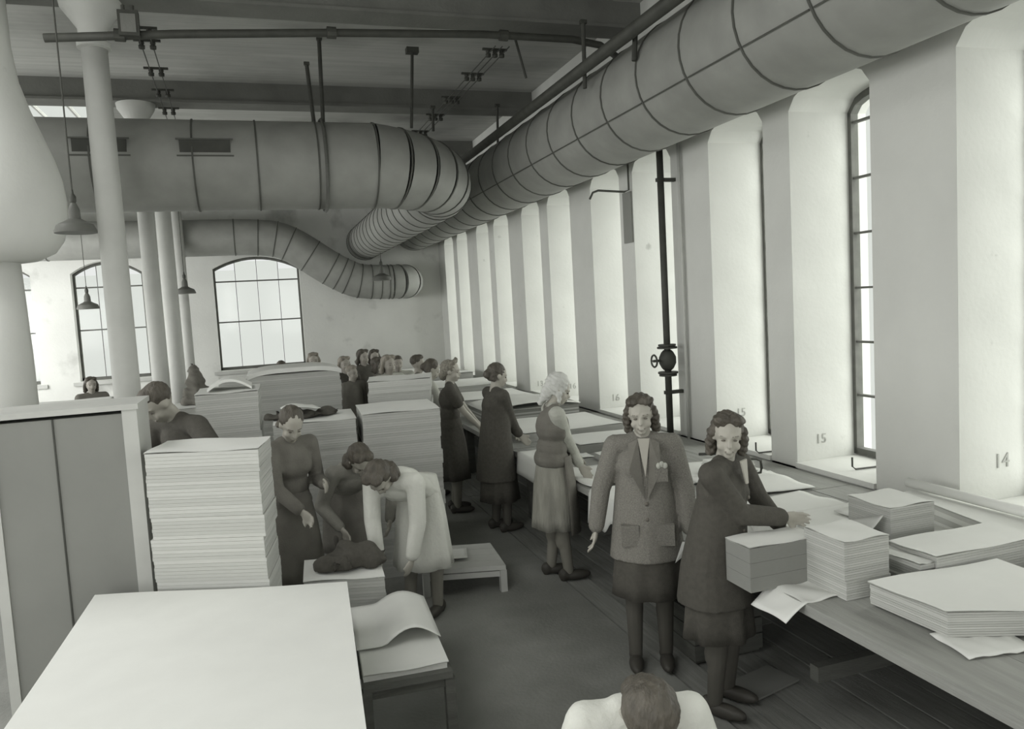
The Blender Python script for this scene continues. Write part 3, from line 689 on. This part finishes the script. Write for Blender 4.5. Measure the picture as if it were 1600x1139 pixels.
def sweep_cap(s, p, r0, q, r1, n=12):
    d = (q-p).normalized(); a = d.orthogonal().normalized(); c = d.cross(a); rings = []
    for k in range(1, 4): t = math.pi/2*k/3; rings.append((p-d*r0*math.cos(t), r0*math.sin(t)))
    for k in range(0, 3): t = math.pi/2*k/3; rings.append((q+d*r1*math.sin(t), r1*math.cos(t)))
    vs = [o+a*(rr*math.cos(2*math.pi*i/n))+c*(rr*math.sin(2*math.pi*i/n)) for o, rr in rings for i in range(n)]
    vs += [p-d*r0, q+d*r1]; m = len(rings); fs = []
    for i in range(m-1):
        for j in range(n): fs.append((i*n+j, i*n+(j+1) % n, (i+1)*n+(j+1) % n, (i+1)*n+j))
    for j in range(n): fs.append((m*n, (j+1) % n, j)); fs.append((m*n+1, (m-1)*n+j, (m-1)*n+(j+1) % n))
    s.add(vs, fs)
MB.sweep_cap = sweep_cap
heap('crumpled_coat', 'crumpled black coat on the knee high stack', 'coat', (.44, 4.88, .595), [(-.1, 0, .03, .13, .12, .06), (.05, .02, .05, .14, .13, .09), (.12, -.02, .03, .10, .12, .07), (-.02, .05, .07, .09, .08, .07)], 'c_dark', 3)
heap('dark_bundle', 'dark cloth bundle on the stack left of the narrow gap', 'cloth', (.24, 6.6, 1.345), [(-.12, 0, .02, .14, .12, .035), (.05, .02, .02, .15, .12, .03), (.24, .05, .02, .10, .09, .04), (-.02, 0, .05, .06, .05, .05)], 'c_dark', 5)
sheet('paper_sheet', 'folded sheet half covering the dark cloth bundle', rect(.13, .40, 6.45, 6.75, 10), 1.40, lambda u, v: .05*math.sin(math.pi*u)*(1-u)+.02, N=8)
heap('hanging_coat', 'dark coat heaped beside the last columns in front of the far wall', 'coat', (P(310, 600, y=9.4).x, 9.4, 1.25), [(0, 0, .04, .20, .12, .07), (-.01, 0, .13, .16, .10, .10), (-.03, 0, .25, .11, .08, .12), (-.05, 0, .37, .06, .05, .09)], 'c_mid', 8)
stack('paper_stack', 'stack under the heaped dark coat, left of the arched sheets', [(-1.0, 9.1), (-.52, 9.1), (-.5, 9.7), (-1.0, 9.7)], 0, 1.24, .14)

# ------------------------------------------------------------------ people
HR = {}
def person(label, loc, face, h=1.6, lean=0, twist=0, head=(0, 0, 0), pelvis_z=.88, hands=None, feet=None, top='jacket', topm='c_dark', sleeve=1.0, hem=.70, skirt=.42,
           skirtm='c_dark', legm='stock', hair='roll', hairm='hair', voxel=.012, male=False, face_detail=True, skin='skin', vest=None, elbows=None, group=None, full=True, flare=1.0, belt=True, collar=None, seat=None, hw=None):
    """face = heading in degrees (0 looks to +Y, 90 looks to -X); hands and feet are given in the figure's own frame"""
    root = empty('person', loc, R(face)); tag(root, label, 'person', group); s = h/1.6
    root.scale = (s, s, s)
    lm = Matrix.Translation((0, 0, pelvis_z)) @ Matrix.Rotation(R(-lean), 4, 'X') @ Matrix.Rotation(R(twist), 4, 'Z') @ Matrix.Translation((0, 0, -.88))
    U = lambda x, y, z: lm @ Vector((x, y, z))
    UR = lm.to_3x3()
    hm = lm @ Matrix.Translation((0, 0, 1.38)) @ Matrix.Rotation(R(head[0]), 4, 'Z') @ Matrix.Rotation(R(-head[1]), 4, 'X') @ Matrix.Rotation(R(head[2]), 4, 'Y') @ Matrix.Translation((0, 0, -1.38))
    Hd = lambda x, y, z: hm @ Vector((x, y, z+1.50))
    HRm = hm.to_3x3()
    sw = .185 if male else .165
    if hw:      # hands given as world points
        iv = (Matrix.Translation(loc) @ Matrix.Rotation(R(face), 4, 'Z') @ Matrix.Scale(s, 4)).inverted(); hands = [iv @ Vector(q_) for q_ in hw]
    hands = hands or [(-.24, .04, .76), (.24, .04, .76)]
    feet = feet or [(-.09, .0), (.09, .04)]
    # two-bone arms
    arms = []
    for i, sd in enumerate((-1, 1)):
        S = U(sd*sw, 0, 1.315); W = Vector(hands[i]); a1, a2 = .27, .235
        d = W-S
        if d.length > (a1+a2)*.995: W = S+d.normalized()*(a1+a2)*.995; d = W-S
        hint = Vector(elbows[i]) if elbows else UR @ Vector((sd*.5, -.8, -.5))
        x_ = (a1*a1-a2*a2+d.length**2)/(2*d.length); hh = math.sqrt(max(0, a1*a1-x_*x_)); dn = d.normalized()
        hp = (hint-dn*hint.dot(dn)).normalized(); E_ = S+dn*x_+hp*hh; arms.append((S, E_, W, sd))
    legs = []
    for i, sd in enumerate((-1, 1)):
        Hj = Vector((sd*.085, 0, pelvis_z-.04)); fx, fy = feet[i][:2]; A = Vector((fx, fy, .075)); a1, a2 = .392, .378
        if seat: A = Vector((fx, fy, .075))
        d = A-Hj
        if d.length > (a1+a2)*.995: dn = d.normalized(); K = Hj+dn*a1*d.length/(a1+a2)
        else:
            dn = d.normalized(); x_ = (a1*a1-a2*a2+d.length**2)/(2*d.length); hh = math.sqrt(max(0, a1*a1-x_*x_)); hp = Vector((0, 1, 0)); hp = (hp-dn*hp.dot(dn)).normalized(); K = Hj+dn*x_+hp*hh
        legs.append((Hj, K, A, sd))
    # ---- body
    b = MB()
    ell(b, U(0, 0, .90), (.135, .088, .10), UR); ell(b, U(0, 0, 1.03), (.118, .085, .13), UR); ell(b, U(0, .0, 1.20), (.138, .095, .15), UR)
    cap(b, U(-sw*.75, 0, 1.315), .048, U(sw*.75, 0, 1.315), .048); cap(b, U(0, -.01, 1.33), .052, hm @ Vector((0, -.005, 1.43)), .047)
    if full:
        for Hj, K, A, sd in legs:
            tr = .085 if male else .066; cap(b, Hj, tr, K, .050); cap(b, K, .050, A, .036); m_ = K.lerp(A, .3); ell(b, m_+Vector((0, -.014, 0)), (.05, .054, .10)); cap(b, A+Vector((0, -.02, -.03)), .034, A+Vector((0, .12, -.045)), .026)
    for S, E_, W, sd in arms:
        cap(b, S, .046, E_, .036); cap(b, E_, .037, W, .025)
        d = (W-E_).normalized(); side = d.cross(UR @ Vector((sd, 0, 0)))
        side = side.normalized() if side.length > .05 else Vector((0, 1, 0)); n_ = d.cross(side).normalized()
        # relaxed hand: palm, four fingers, thumb
        pc = W+d*.045; rotm = Matrix((side, n_, d)).transposed(); ell(b, pc, (.036, .017, .05), rotm, 10, 6)
        fr_ = max(.0085, voxel*.75)
        for q, ln in zip((-1.5, -.5, .5, 1.5), (.062, .074, .070, .055)):
            f0 = W+d*.078+side*q*.019; f1 = f0+d*ln*.55+n_*(-sd)*.008+side*q*.002; f2 = f1+d*ln*.38+n_*(-sd)*.022
            cap(b, f0-d*.02, fr_, f1, fr_*.95); cap(b, f1, fr_*.93, f2, fr_*.8)
        th = W+d*.025; t1 = th+side*.045+d*.03-n_*sd*.012; t2 = t1+d*.03+side*.008-n_*sd*.01; cap(b, th, fr_*1.3, t1, fr_*1.1); cap(b, t1, fr_*1.05, t2, fr_*.9)
    # head: skull, jaw, chin, nose, ears, brow
    ell(b, Hd(0, -.005, .022), (.071, .090, .086), HRm, 16, 12); ell(b, Hd(0, .022, -.045), (.056, .064, .070), HRm, 14, 10); ell(b, Hd(0, .062, -.093), (.024, .02, .018), HRm)
    cap(b, Hd(0, .082, .0), .009, Hd(0, .102, -.036), .0125); ell(b, Hd(0, .088, -.068), (.022, .01, .012), HRm)
    for sd in (-1, 1):
        ell(b, Hd(sd*.073, -.008, -.015), (.010, .018, .028), HRm); cap(b, Hd(sd*.015, .084, .012), .009, Hd(sd*.048, .068, .012), .008); ell(b, Hd(sd*.038, .058, -.045), (.022, .022, .022), HRm)
    me = evaluate(b.mesh('body'), voxel, 2)
    obj('body', me, skin, root)
    # ---- face
    if face_detail:
        for sd in (-1, 1):
            q = MB(); ell(q, Hd(sd*.030, .077, -.010), (.011, .006, .0055), HRm, 10, 6); q.build('eye', 'feat', root, True)
            q = MB(); q.sweep_cap(Hd(sd*.016, .088, .012), .0028, Hd(sd*.044, .076, .014), .0022, 6); q.build('eyebrow', 'feat', root, True)
        q = MB(); q.sweep_cap(Hd(-.019, .089, -.066), .0045, Hd(.019, .089, -.066), .0045, 8); q.build('mouth', 'lip', root, True)
    # ---- hair
    q = MB()
    if hair == 'man':
        ell(q, Hd(0, -.020, .040), (.078, .088, .080), HRm, 14, 10); ell(q, Hd(0, .02, .085), (.06, .065, .035), HRm)
        nm = 'hair'
    elif hair == 'scarf':
        ell(q, Hd(0, -.022, .030), (.088, .098, .098), HRm, 16, 12); ell(q, Hd(0, -.075, -.055), (.055, .05, .07), HRm); cap(q, Hd(0, -.085, -.09), .035, Hd(0, -.10, -.15), .022); cap(q, Hd(-.07, -.0, -.02), .022, Hd(-.045, .03, -.10), .015); cap(q, Hd(.07, -.0, -.02), .022, Hd(.045, .03, -.10), .015)
        nm = 'headscarf'
    elif hair == 'smooth':
        ell(q, Hd(0, -.024, .034), (.084, .094, .088), HRm, 14, 10); ell(q, Hd(0, -.06, -.05), (.07, .045, .055), HRm); nm = 'hair'
    elif hair == 'bun':
        ell(q, Hd(0, -.022, .034), (.082, .092, .086), HRm, 14, 10); ell(q, Hd(0, -.105, -.01), (.05, .038, .045), HRm); cap(q, Hd(-.06, -.05, -.04), .03, Hd(.06, -.05, -.04), .03); nm = 'hair'
    elif hair == 'turban':
        ell(q, Hd(0, -.026, .03), (.086, .094, .088), HRm, 14, 10); cap(q, Hd(-.05, .03, .095), .025, Hd(.05, .03, .095), .025); ell(q, Hd(0, .045, .115), (.03, .025, .035), HRm); ell(q, Hd(0, -.08, -.05), (.065, .045, .06), HRm); nm = 'hair'
    elif hair == 'curls':
        ell(q, Hd(0, -.025, .035), (.086, .092, .088), HRm, 14, 10)
        for k in range(9):
            a_ = R(-110+k*27.5); ell(q, Hd(.078*math.sin(a_), -.03-.062*math.cos(a_), -.05-.015*(k % 2)), (.034, .034, .04), HRm)
        ell(q, Hd(-.035, .035, .095), (.045, .045, .03), HRm); ell(q, Hd(.035, .03, .095), (.045, .045, .03), HRm); nm = 'hair'
    else:   # roll: parted waves brushed back, long curls at the neck
        ell(q, Hd(0, -.024, .036), (.083, .090, .084), HRm, 14, 10)
        ell(q, Hd(-.035, .032, .085), (.048, .045, .03), HRm); ell(q, Hd(.035, .032, .085), (.048, .045, .03), HRm)
        for sd in (-1, 1):
            cap(q, Hd(sd*.082, -.005, .02), .020, Hd(sd*.085, -.01, -.045), .022); cap(q, Hd(sd*.083, -.02, -.04), .026, Hd(sd*.078, -.035, -.10), .028)
        cap(q, Hd(-.06, -.07, -.07), .035, Hd(.06, -.07, -.07), .035); nm = 'hair'
    hmesh = evaluate(q.mesh(nm), min(voxel, .01) if voxel < .014 else voxel, 2)
    amp = .003 if voxel < .01 else .0015
    for v in hmesh.vertices: v.co += v.normal*amp*(math.sin(v.co.x*190+v.co.z*60)+math.sin(v.co.z*170+v.co.y*130))
    obj(nm, hmesh, 'scarf' if nm == 'headscarf' else hairm, root)
    # ---- skirt or trousers
    def loft(rings, name, m, folds=7, seedv=0):
        g = MB(); n = 40; vs = []; fs = []
        for k, (c, rx, ry, am) in enumerate(rings):
            for j in range(n):
                t = 2*math.pi*j/n; a_ = 1+am*math.sin(folds*t+seedv)+am*.6*math.sin((folds+4)*t+1.3)
                vs.append(Vector(c)+Vector((rx*a_*math.cos(t), ry*a_*math.sin(t), 0)))
        m_ = len(rings)
        for k in range(m_-1):
            for j in range(n): fs.append((k*n+j, k*n+(j+1) % n, (k+1)*n+(j+1) % n, (k+1)*n+j))
        fs.append(tuple(range(n)))
        g.add(vs, fs); o = g.build(name, m, root, True); sm = o.modifiers.new('t', 'SOLIDIFY'); sm.thickness = .008; sm.offset = -1
    if full:
        if male:
            g = MB()
            for Hj, K, A, sd in legs: cap(g, Hj, .098, K, .074); cap(g, K, .074, A+Vector((0, 0, .0)), .062)
            ell(g, U(0, 0, .92), (.155, .11, .10), UR); obj('trousers', evaluate(g.mesh('t'), voxel, 2), skirtm, root)
        elif seat:
            g = MB()
            for Hj, K, A, sd in legs: cap(g, Hj, .11, K, .09); cap(g, K, .085, K.lerp(A, .45), .08)
            cap(g, legs[0][1], .08, legs[1][1], .08)
            obj('skirt', evaluate(g.mesh('t'), voxel, 3), skirtm, root)
        else:
            w0 = U(0, 0, 1.0); fm_ = (Vector((feet[0][0], feet[0][1], 0))+Vector((feet[1][0], feet[1][1], 0)))/2
            if lean > 45: w0 = U(0, -.02, .93)
            rg = []; zt = w0.z if lean <= 45 else pelvis_z+.12; 
            for k in range(8):
                t = k/7; z = zt+(skirt-zt)*t; c = Vector((w0.x*(1-t)+fm_.x*t*.5, w0.y*(1-t)+fm_.y*t*.6, z))
                hipw = .135+.045*min(1, t*2.6)+.045*flare*max(0, t-.35)
                rg.append((c, hipw, hipw*.80+.015*t, .012+.05*t*t))
            loft(rg, 'skirt', skirtm)
        g = MB()
        if not male:
            for Hj, K, A, sd in legs: cap(g, K+Vector((0, 0, .06)), .062, K, .058); cap(g, K, .057, A, .040); m_ = K.lerp(A, .3); ell(g, m_+Vector((0, -.014, 0)), (.054, .058, .10))
            obj('stockings', evaluate(g.mesh('s'), voxel, 2), legm, root)
        for Hj, K, A, sd in legs:
            g = MB(); ell(g, A+Vector((0, .055, -.036)), (.045, .125, .040)); ell(g, A+Vector((0, -.035, -.025)), (.042, .05, .05)); cap(g, A+Vector((0, -.045, -.07)), .024, A+Vector((0, -.045, -.045)), .028)
            mm = evaluate(g.mesh('shoe'), max(.009, voxel*.8), 2)
            for v in mm.vertices: v.co.z = max(v.co.z, .002)
            obj('shoe', mm, 'shoe', root)
    # ---- upper garment
    g = MB(); tk = .016
    cl = .0 if top in ('dress', 'blouse') else .012
    ell(g, U(0, 0, 1.20), (.150+tk+cl, .108+tk, .150), UR); ell(g, U(0, 0, 1.03), (.128+tk+cl, .092+tk, .14), UR); ell(g, U(0, 0, .93), (.152+tk, .108+tk, .10), UR)
    if not male:
        for sd in (-1, 1): ell(g, U(sd*.062, .070, 1.185), (.062, .052, .062), UR)
    cap(g, U(-sw*.85, 0, 1.318), .058+cl*.5, U(sw*.85, 0, 1.318), .058+cl*.5); cap(g, U(-.06, -.01, 1.35), .045, U(.06, -.01, 1.35), .045)
    for S, E_, W, sd in arms:
        if sleeve > .05:
            cap(g, S, .062+cl*.4, S.lerp(E_, min(1, sleeve*2)), .052+cl*.5)
            if sleeve > .5: t = (sleeve-.5)*2; cap(g, E_, .052+cl*.5, E_.lerp(W, .93*t), .042+cl*.6)
    if top in ('jacket', 'coat') and hem < .85:
        pz = pelvis_z; g2 = U(0, 0, .86)
        n = 24; k = 6; vs = []; fs = []
        tp = U(0, 0, 1.18)
        for i in range(k+1):
            t = i/k; z = tp.z+(hem-tp.z)*t; rx, ry = .160+.062*t, .118+.078*t
            cxx = tp.x+(g2.x*.5-tp.x)*min(1, t*1.6); cyy = tp.y+(g2.y*.5-tp.y)*min(1, t*1.6)
            for j in range(n): a_ = 2*math.pi*j/n; q_ = 1+.03*t*math.sin(5*a_); vs.append((cxx+rx*q_*math.cos(a_), cyy+ry*q_*math.sin(a_), z))
        for i in range(k):
            for j in range(n): fs.append((i*n+j, i*n+(j+1) % n, (i+1)*n+(j+1) % n, (i+1)*n+j))
        fs += [tuple(range(n)), tuple(range(k*n, k*n+n))[::-1]]
        g.add(vs, fs)
    gm = evaluate(g.mesh('g'), voxel, 4)
    obj(top if top in ('jacket', 'coat', 'dress', 'blouse', 'smock') else 'jacket', gm, topm, root)
    if vest:      # sleeveless waistcoat over a blouse
        g = MB(); tk = .030
        ell(g, U(0, 0, 1.20), (.148+tk, .105+tk, .150), UR); ell(g, U(0, 0, 1.03), (.128+tk, .092+tk, .13), UR); ell(g, U(0, 0, .95), (.155+tk, .11+tk, .10), UR)
        for sd in (-1, 1): ell(g, U(sd*.062, .072, 1.185), (.064, .055, .064), UR)
        cap(g, U(-.09, -.005, 1.335), .055, U(.09, -.005, 1.335), .055)
        obj('vest', evaluate(g.mesh('v'), voxel, 3), vest, root)
    if collar:
        g = MB(); ell(g, U(0, .055, 1.335), (.045, .05, .05), UR); obj('neckline', evaluate(g.mesh('n'), voxel, 1), collar, root)
    root['_'] = 0; del root['_']
    return root, U, UR, arms, Hd, HRm

# heading helper: face angle so that the figure's +y points along (dx, dy)
def head_to(dx, dy): return math.degrees(math.atan2(-dx, dy))
# 1 the woman in the buttoned jacket, facing the camera
r1, U, UR, arms, Hd, HRm = person('woman in a dark tweed suit jacket facing the camera in mid aisle', (2.09, 4.03, 0), head_to(-.42, -.9), 1.61, hands=[(-.25, .10, .77), (.315, .03, .76)], head=(-4, 6, 3),
       top='jacket', topm='c_coat', hem=.66, skirt=.44, skirtm='c_dark', hair='roll', voxel=.0075, elbows=[(-.8, -.4, 0), (.8, -.4, 0)], feet=[(-.085, .03), (.095, .05)])
for sd in (-1, 1):          # lapels, pockets
    b = MB(); pts_ = [(sd*.034, .098, 1.37), (sd*.088, .088, 1.345), (sd*.090, .150, 1.20), (sd*.008, .152, 1.03)]
    vs = [U(*p) for p in pts_]+[U(p[0], p[1]+.012, p[2]) for p in pts_]
    b.add(vs, [(0, 1, 2, 3), (4, 5, 6, 7), (0, 1, 5, 4), (1, 2, 6, 5), (2, 3, 7, 6), (3, 0, 4, 7)]); b.build('lapel', 'c_mid', r1)
    b = MB(); b.box(sd*.10-.05, sd*.10+.05, .120, .170, .76, .88); b.build('pocket', 'c_coat', r1)
b = MB(); vs = [U(-.034, .100, 1.37), U(.034, .100, 1.37), U(0, .152, 1.16)]; vs += [v+UR @ Vector((0, .006, 0)) for v in vs]; b.add(vs, [(0, 1, 2), (3, 4, 5), (0, 1, 4, 3), (1, 2, 5, 4), (2, 0, 3, 5)]); b.build('neckline', 'skin', r1)
b = MB(); b.box(-.125, -.055, .140, .160, 1.13, 1.22); b.build('breast_pocket', 'c_coat', r1)
b = MB(); 
for k in range(3): ell(b, U(-.10+.0, .0, .0)*0+Vector((-.075-.018*k, .162, 1.222+.008*(k % 2))), (.014, .007, .018))
b.build('pocket_handkerchief', 'c_light', r1, True)
for k in range(3): b = MB(); ell(b, (.0, .150+.007*k, 1.00-.09*k), (.012, .010, .012)); b.build('button', 'feat', r1, True)
# paper in her left hand
W = arms[0][2]; q = r1.matrix_basis @ (W+Vector((.02, .05, -.12)))
b = MB(); vs = [(-.005, 0, .07), (.03, .01, .07), (.075, .02, -.05), (.03, .0, -.02), (-.03, -.01, -.10), (-.055, -.01, -.08)]; vs += [(x, y+.004, z) for x, y, z in vs]
b.add(vs, [(0, 1, 2, 3), (0, 3, 4, 5), (6, 9, 8, 7), (6, 11, 10, 9), (0, 1, 7, 6), (1, 2, 8, 7), (2, 3, 9, 8), (3, 4, 10, 9), (4, 5, 11, 10), (5, 0, 6, 11)])
o = b.build('crumpled_paper', 'paper', None, loc=q, rz=head_to(-.42, -.9)+0); o.rotation_euler.z = R(head_to(-.42, -.9)); tag(o, 'crumpled white paper held by the woman in the tweed jacket', 'paper')
# 2 smiling woman leaning on the table
r2, U, UR, arms, Hd, HRm = person('smiling woman in a dark long coat working at the near table', (2.17, 3.43, 0), head_to(.52, -.85), 1.58, lean=10, head=(-58, 2, 6), hw=[(2.66, 3.52, .87), (2.45, 3.24, 1.035)],
       top='coat', topm='c_dark', hem=.60, skirt=.42, skirtm='c_dark', hair='roll', voxel=.0075, elbows=[(-.6, -.3, -.8), (.5, -.4, -1)], feet=[(-.10, .0), (.10, .02)])
b = MB(); vs = [U(-.036, .085, 1.385), U(.036, .085, 1.385), U(.012, .122, 1.27), U(-.012, .122, 1.27)]; vs += [v+UR @ Vector((0, .008, 0)) for v in vs]; b.add(vs, [(0, 1, 2, 3), (4, 5, 6, 7), (0, 1, 5, 4), (1, 2, 6, 5), (2, 3, 7, 6), (3, 0, 4, 7)]); b.build('neckline', 'skin', r2)
for k in range(3): b = MB(); ell(b, U(0, .145, 1.20-.09*k), (.010, .006, .010)); b.build('button', 'feat', r2, True)
# 3 headscarf woman
r3, U, UR, arms, Hd, HRm = person('woman in a pale headscarf, dark vest and light apron skirt at the table', (2.09, 5.60, 0), head_to(.97, -.15), 1.62, lean=5, head=(0, 18, 0), hw=[(2.36, 5.60, .84), (2.40, 5.74, .84)],
       top='blouse', topm='c_light', sleeve=1.0, skirt=.42, skirtm='c_print', legm='stockl', hair='scarf', voxel=.009, vest='c_mid', elbows=[(-.4, -.6, -.6), (.5, -.6, -.6)], feet=[(-.09, -.02), (.09, .08)])
b = MB(); n = 20; vs = []; fs = []
for k, (z, rr) in enumerate(((.98, .16), (.7, .205), (.385, .225))):
    for j in range(n+1): t = R(20)+R(200)*j/n; vs.append((rr*1.02*math.cos(t)*1.0, rr*.80*math.sin(t)+.03, z))
for k in range(2):
    for j in range(n): fs.append((k*(n+1)+j, k*(n+1)+j+1, (k+1)*(n+1)+j+1, (k+1)*(n+1)+j))
b.add(vs, fs); o = b.build('apron', 'c_mid', r3, True); s_ = o.modifiers.new('t', 'SOLIDIFY'); s_.thickness = .006
# 4 woman in the long dark dress
person('woman in a long dark coat dress with pinned up hair at the table', (2.07, 7.05, 0), head_to(.95, .12), 1.62, lean=4, head=(-4, 10, 0), hw=[(2.37, 7.1, .86), (2.36, 7.2, .86)],
       top='coat', topm='c_dark', hem=.5, skirt=.30, skirtm='c_dark', hair='bun', voxel=.011, elbows=[(-.5, -.6, -.6), (.6, -.6, -.6)])
# 5 woman with short sleeves
person('woman in a dark short sleeved dress with a scarf roll in her hair', (1.84, 7.95, 0), head_to(.9, -.28), 1.62, lean=4, head=(-6, 2, 0), hands=[(-.02, .34, .86), (.06, .34, .86)],
       top='dress', topm='c_dark', sleeve=.33, skirt=.36, skirtm='c_dark', legm='stockl', hair='turban', hairm='c_pattern', voxel=.011, elbows=[(-.3, -.6, -.8), (.3, -.6, -.8)])
# 6 woman in a pale blouse partly hidden behind the stack
person('woman in a pale blouse between the stack and the short sleeved woman', (1.75, 8.75, 0), head_to(.9, .0), 1.60, lean=6, head=(0, 20, 0), hands=[(-.04, .32, .88), (.06, .32, .88)],
       top='blouse', topm='c_light', skirt=.40, skirtm='c_mid', legm='stockl', hair='bun', voxel=.014)
# 7 girl in grey beside the tall stack
q = P(434, 640, z=1.585)
person('woman in a grey dress looking down beside the tall pale stack', (.10, 5.42, 0), head_to(.55, -.8), 1.60, lean=6, head=(-20, 28, 0), hands=[(-.10, .26, 1.05), (.18, .36, .95)],
       top='dress', topm='c_mid', skirt=.40, skirtm='c_mid', hair='bun', voxel=.012)
# 8 bending woman in white
person('woman in a white smock bending far forward over a stack', (1.02, 5.42, 0), head_to(-.62, -.78), 1.60, lean=68, head=(0, 0, 0), pelvis_z=.885, hands=[(-.13, .45, .55), (.10, .50, .50)],
       top='smock', topm='c_white', skirt=.36, skirtm='c_white', legm='stockl', hair='curls', voxel=.012, flare=1.6, elbows=[(-.6, -.2, .2), (.6, -.2, .2)], feet=[(-.1, .06), (.1, .1)])
# 9 darker stooping woman behind her
person('woman in dark clothes stooping behind the white smock', (.52, 5.98, 0), head_to(.15, -1), 1.58, lean=62, head=(10, -10, 0), pelvis_z=.86, hands=[(-.20, .50, .68), (.16, .48, .68)],
       top='dress', topm='c_grey', skirt=.40, skirtm='c_mid', hair='curls', voxel=.013, feet=[(-.1, .06), (.1, .1)])
# 10 leaning man
person('man in a dark suit leaning over the stack by the second column', (-.44, 5.92, 0), head_to(-.72, -.6), 1.86, lean=24, head=(-15, 18, 0), hands=[(-.30, .40, 1.02), (.02, .36, 1.05)],
       top='jacket', topm='c_dark', hem=.72, skirtm='c_dark', hair='man', voxel=.011, male=True, elbows=[(-1, -.2, -.2), (1, -.2, -.5)])
person('person in grey half hidden between the white column and the leaning man', (-.98, 6.75, 0), head_to(.5, -.7), 1.52, lean=18, head=(0, 24, 0), hands=[(-.15, .34, 1.02), (.15, .34, 1.02)],
       top='jacket', topm='c_grey', hem=.8, skirtm='c_mid', hair='man', voxel=.014, male=True)
# far group
def far(px, py, h, label, face, top='jacket', topm='c_mid', hair='man', hairm='hair', male=False, full=True, **k):
    q = P(px, py, z=h); hh = h/1.6*1.0
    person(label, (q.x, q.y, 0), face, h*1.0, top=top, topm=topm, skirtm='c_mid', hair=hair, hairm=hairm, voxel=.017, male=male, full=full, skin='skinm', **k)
far(652, 556, 1.58, 'dark haired person in profile behind the bright sided stack', head_to(.9, -.2), hair='man', topm='c_mid', male=True)
far(621, 557, 1.52, 'person with combed hair facing the camera above the bright sided stack', head_to(.0, -1), topm='c_light', male=True)
far(606, 556, 1.63, 'person looking left just behind the combed haired one', head_to(.5, -1), hair='roll', topm='c_light', hairm='hairl')
far(590, 559, 1.55, 'person in profile at the left end of the bright sided stack', head_to(.9, -.3), hair='roll', topm='c_mid')
far(584, 547, 1.58, 'tall dark haired person at the back of the far group', head_to(.1, -1), hair='roll', topm='c_dark')
far(566, 547, 1.62, 'fair person in dark standing between the two rear stacks', head_to(.6, -1), hair='roll', hairm='hair', topm='c_dark')
far(537, 558, 1.58, 'woman in dark standing just right of the rounded top stack', head_to(.4, -1), hair='roll', hairm='hairl', topm='c_dark')
far(549, 572, 1.47, 'short person between the dark woman and the fair one', head_to(.6, -.7), hair='man', hairm='hairl', topm='c_mid', male=True)
far(489, 552, 1.62, 'faint far person right of the middle far window', head_to(0, -1), hair='roll', hairm='hairl', topm='c_light')
far(439, 565, 1.55, 'far person whose head just tops the rounded stack', head_to(0, -1), hair='man', hairm='hair', topm='c_grey', male=True)
far(141, 590, 1.50, 'far person seated at the left in front of the left far window', head_to(.4, -1), hair='roll', topm='c_mid')
# foreground sitter seen from behind at the bottom edge
hx = P(1022, 1062, y=1.85)
rs, U, UR, arms, Hd, HRm = person('person with dark hair and white blouse seen from above at the bottom edge', (hx.x+.10, hx.y+.42, 0), head_to(-.25, -1), 1.60, lean=30, pelvis_z=hx.z-.60, head=(0, 46, 0), hands=[(-.16, .40, .62), (.16, .40, .62)],
       top='blouse', topm='c_white', seat=True, skirtm='c_mid', hair='smooth', voxel=.011, feet=[(-.1, .38), (.1, .38)])
sz = hx.z-.60-.15
st = empty('stool', (hx.x+.10, hx.y+.44, 0)); tag(st, 'wooden stool under the person at the bottom edge', 'stool')
b = MB(); b.lathe([(.17, sz-.035), (.18, sz-.02), (.18, sz-.005), (.17, sz)], n=20); b.build('seat', 'wood', st, True)
for k in range(4):
    a_ = R(45+90*k); b = MB(); b.bar((.17*math.cos(a_), .17*math.sin(a_), 0), (.11*math.cos(a_), .11*math.sin(a_), sz-.035), .018, 8); b.build('leg', 'woodd', st)
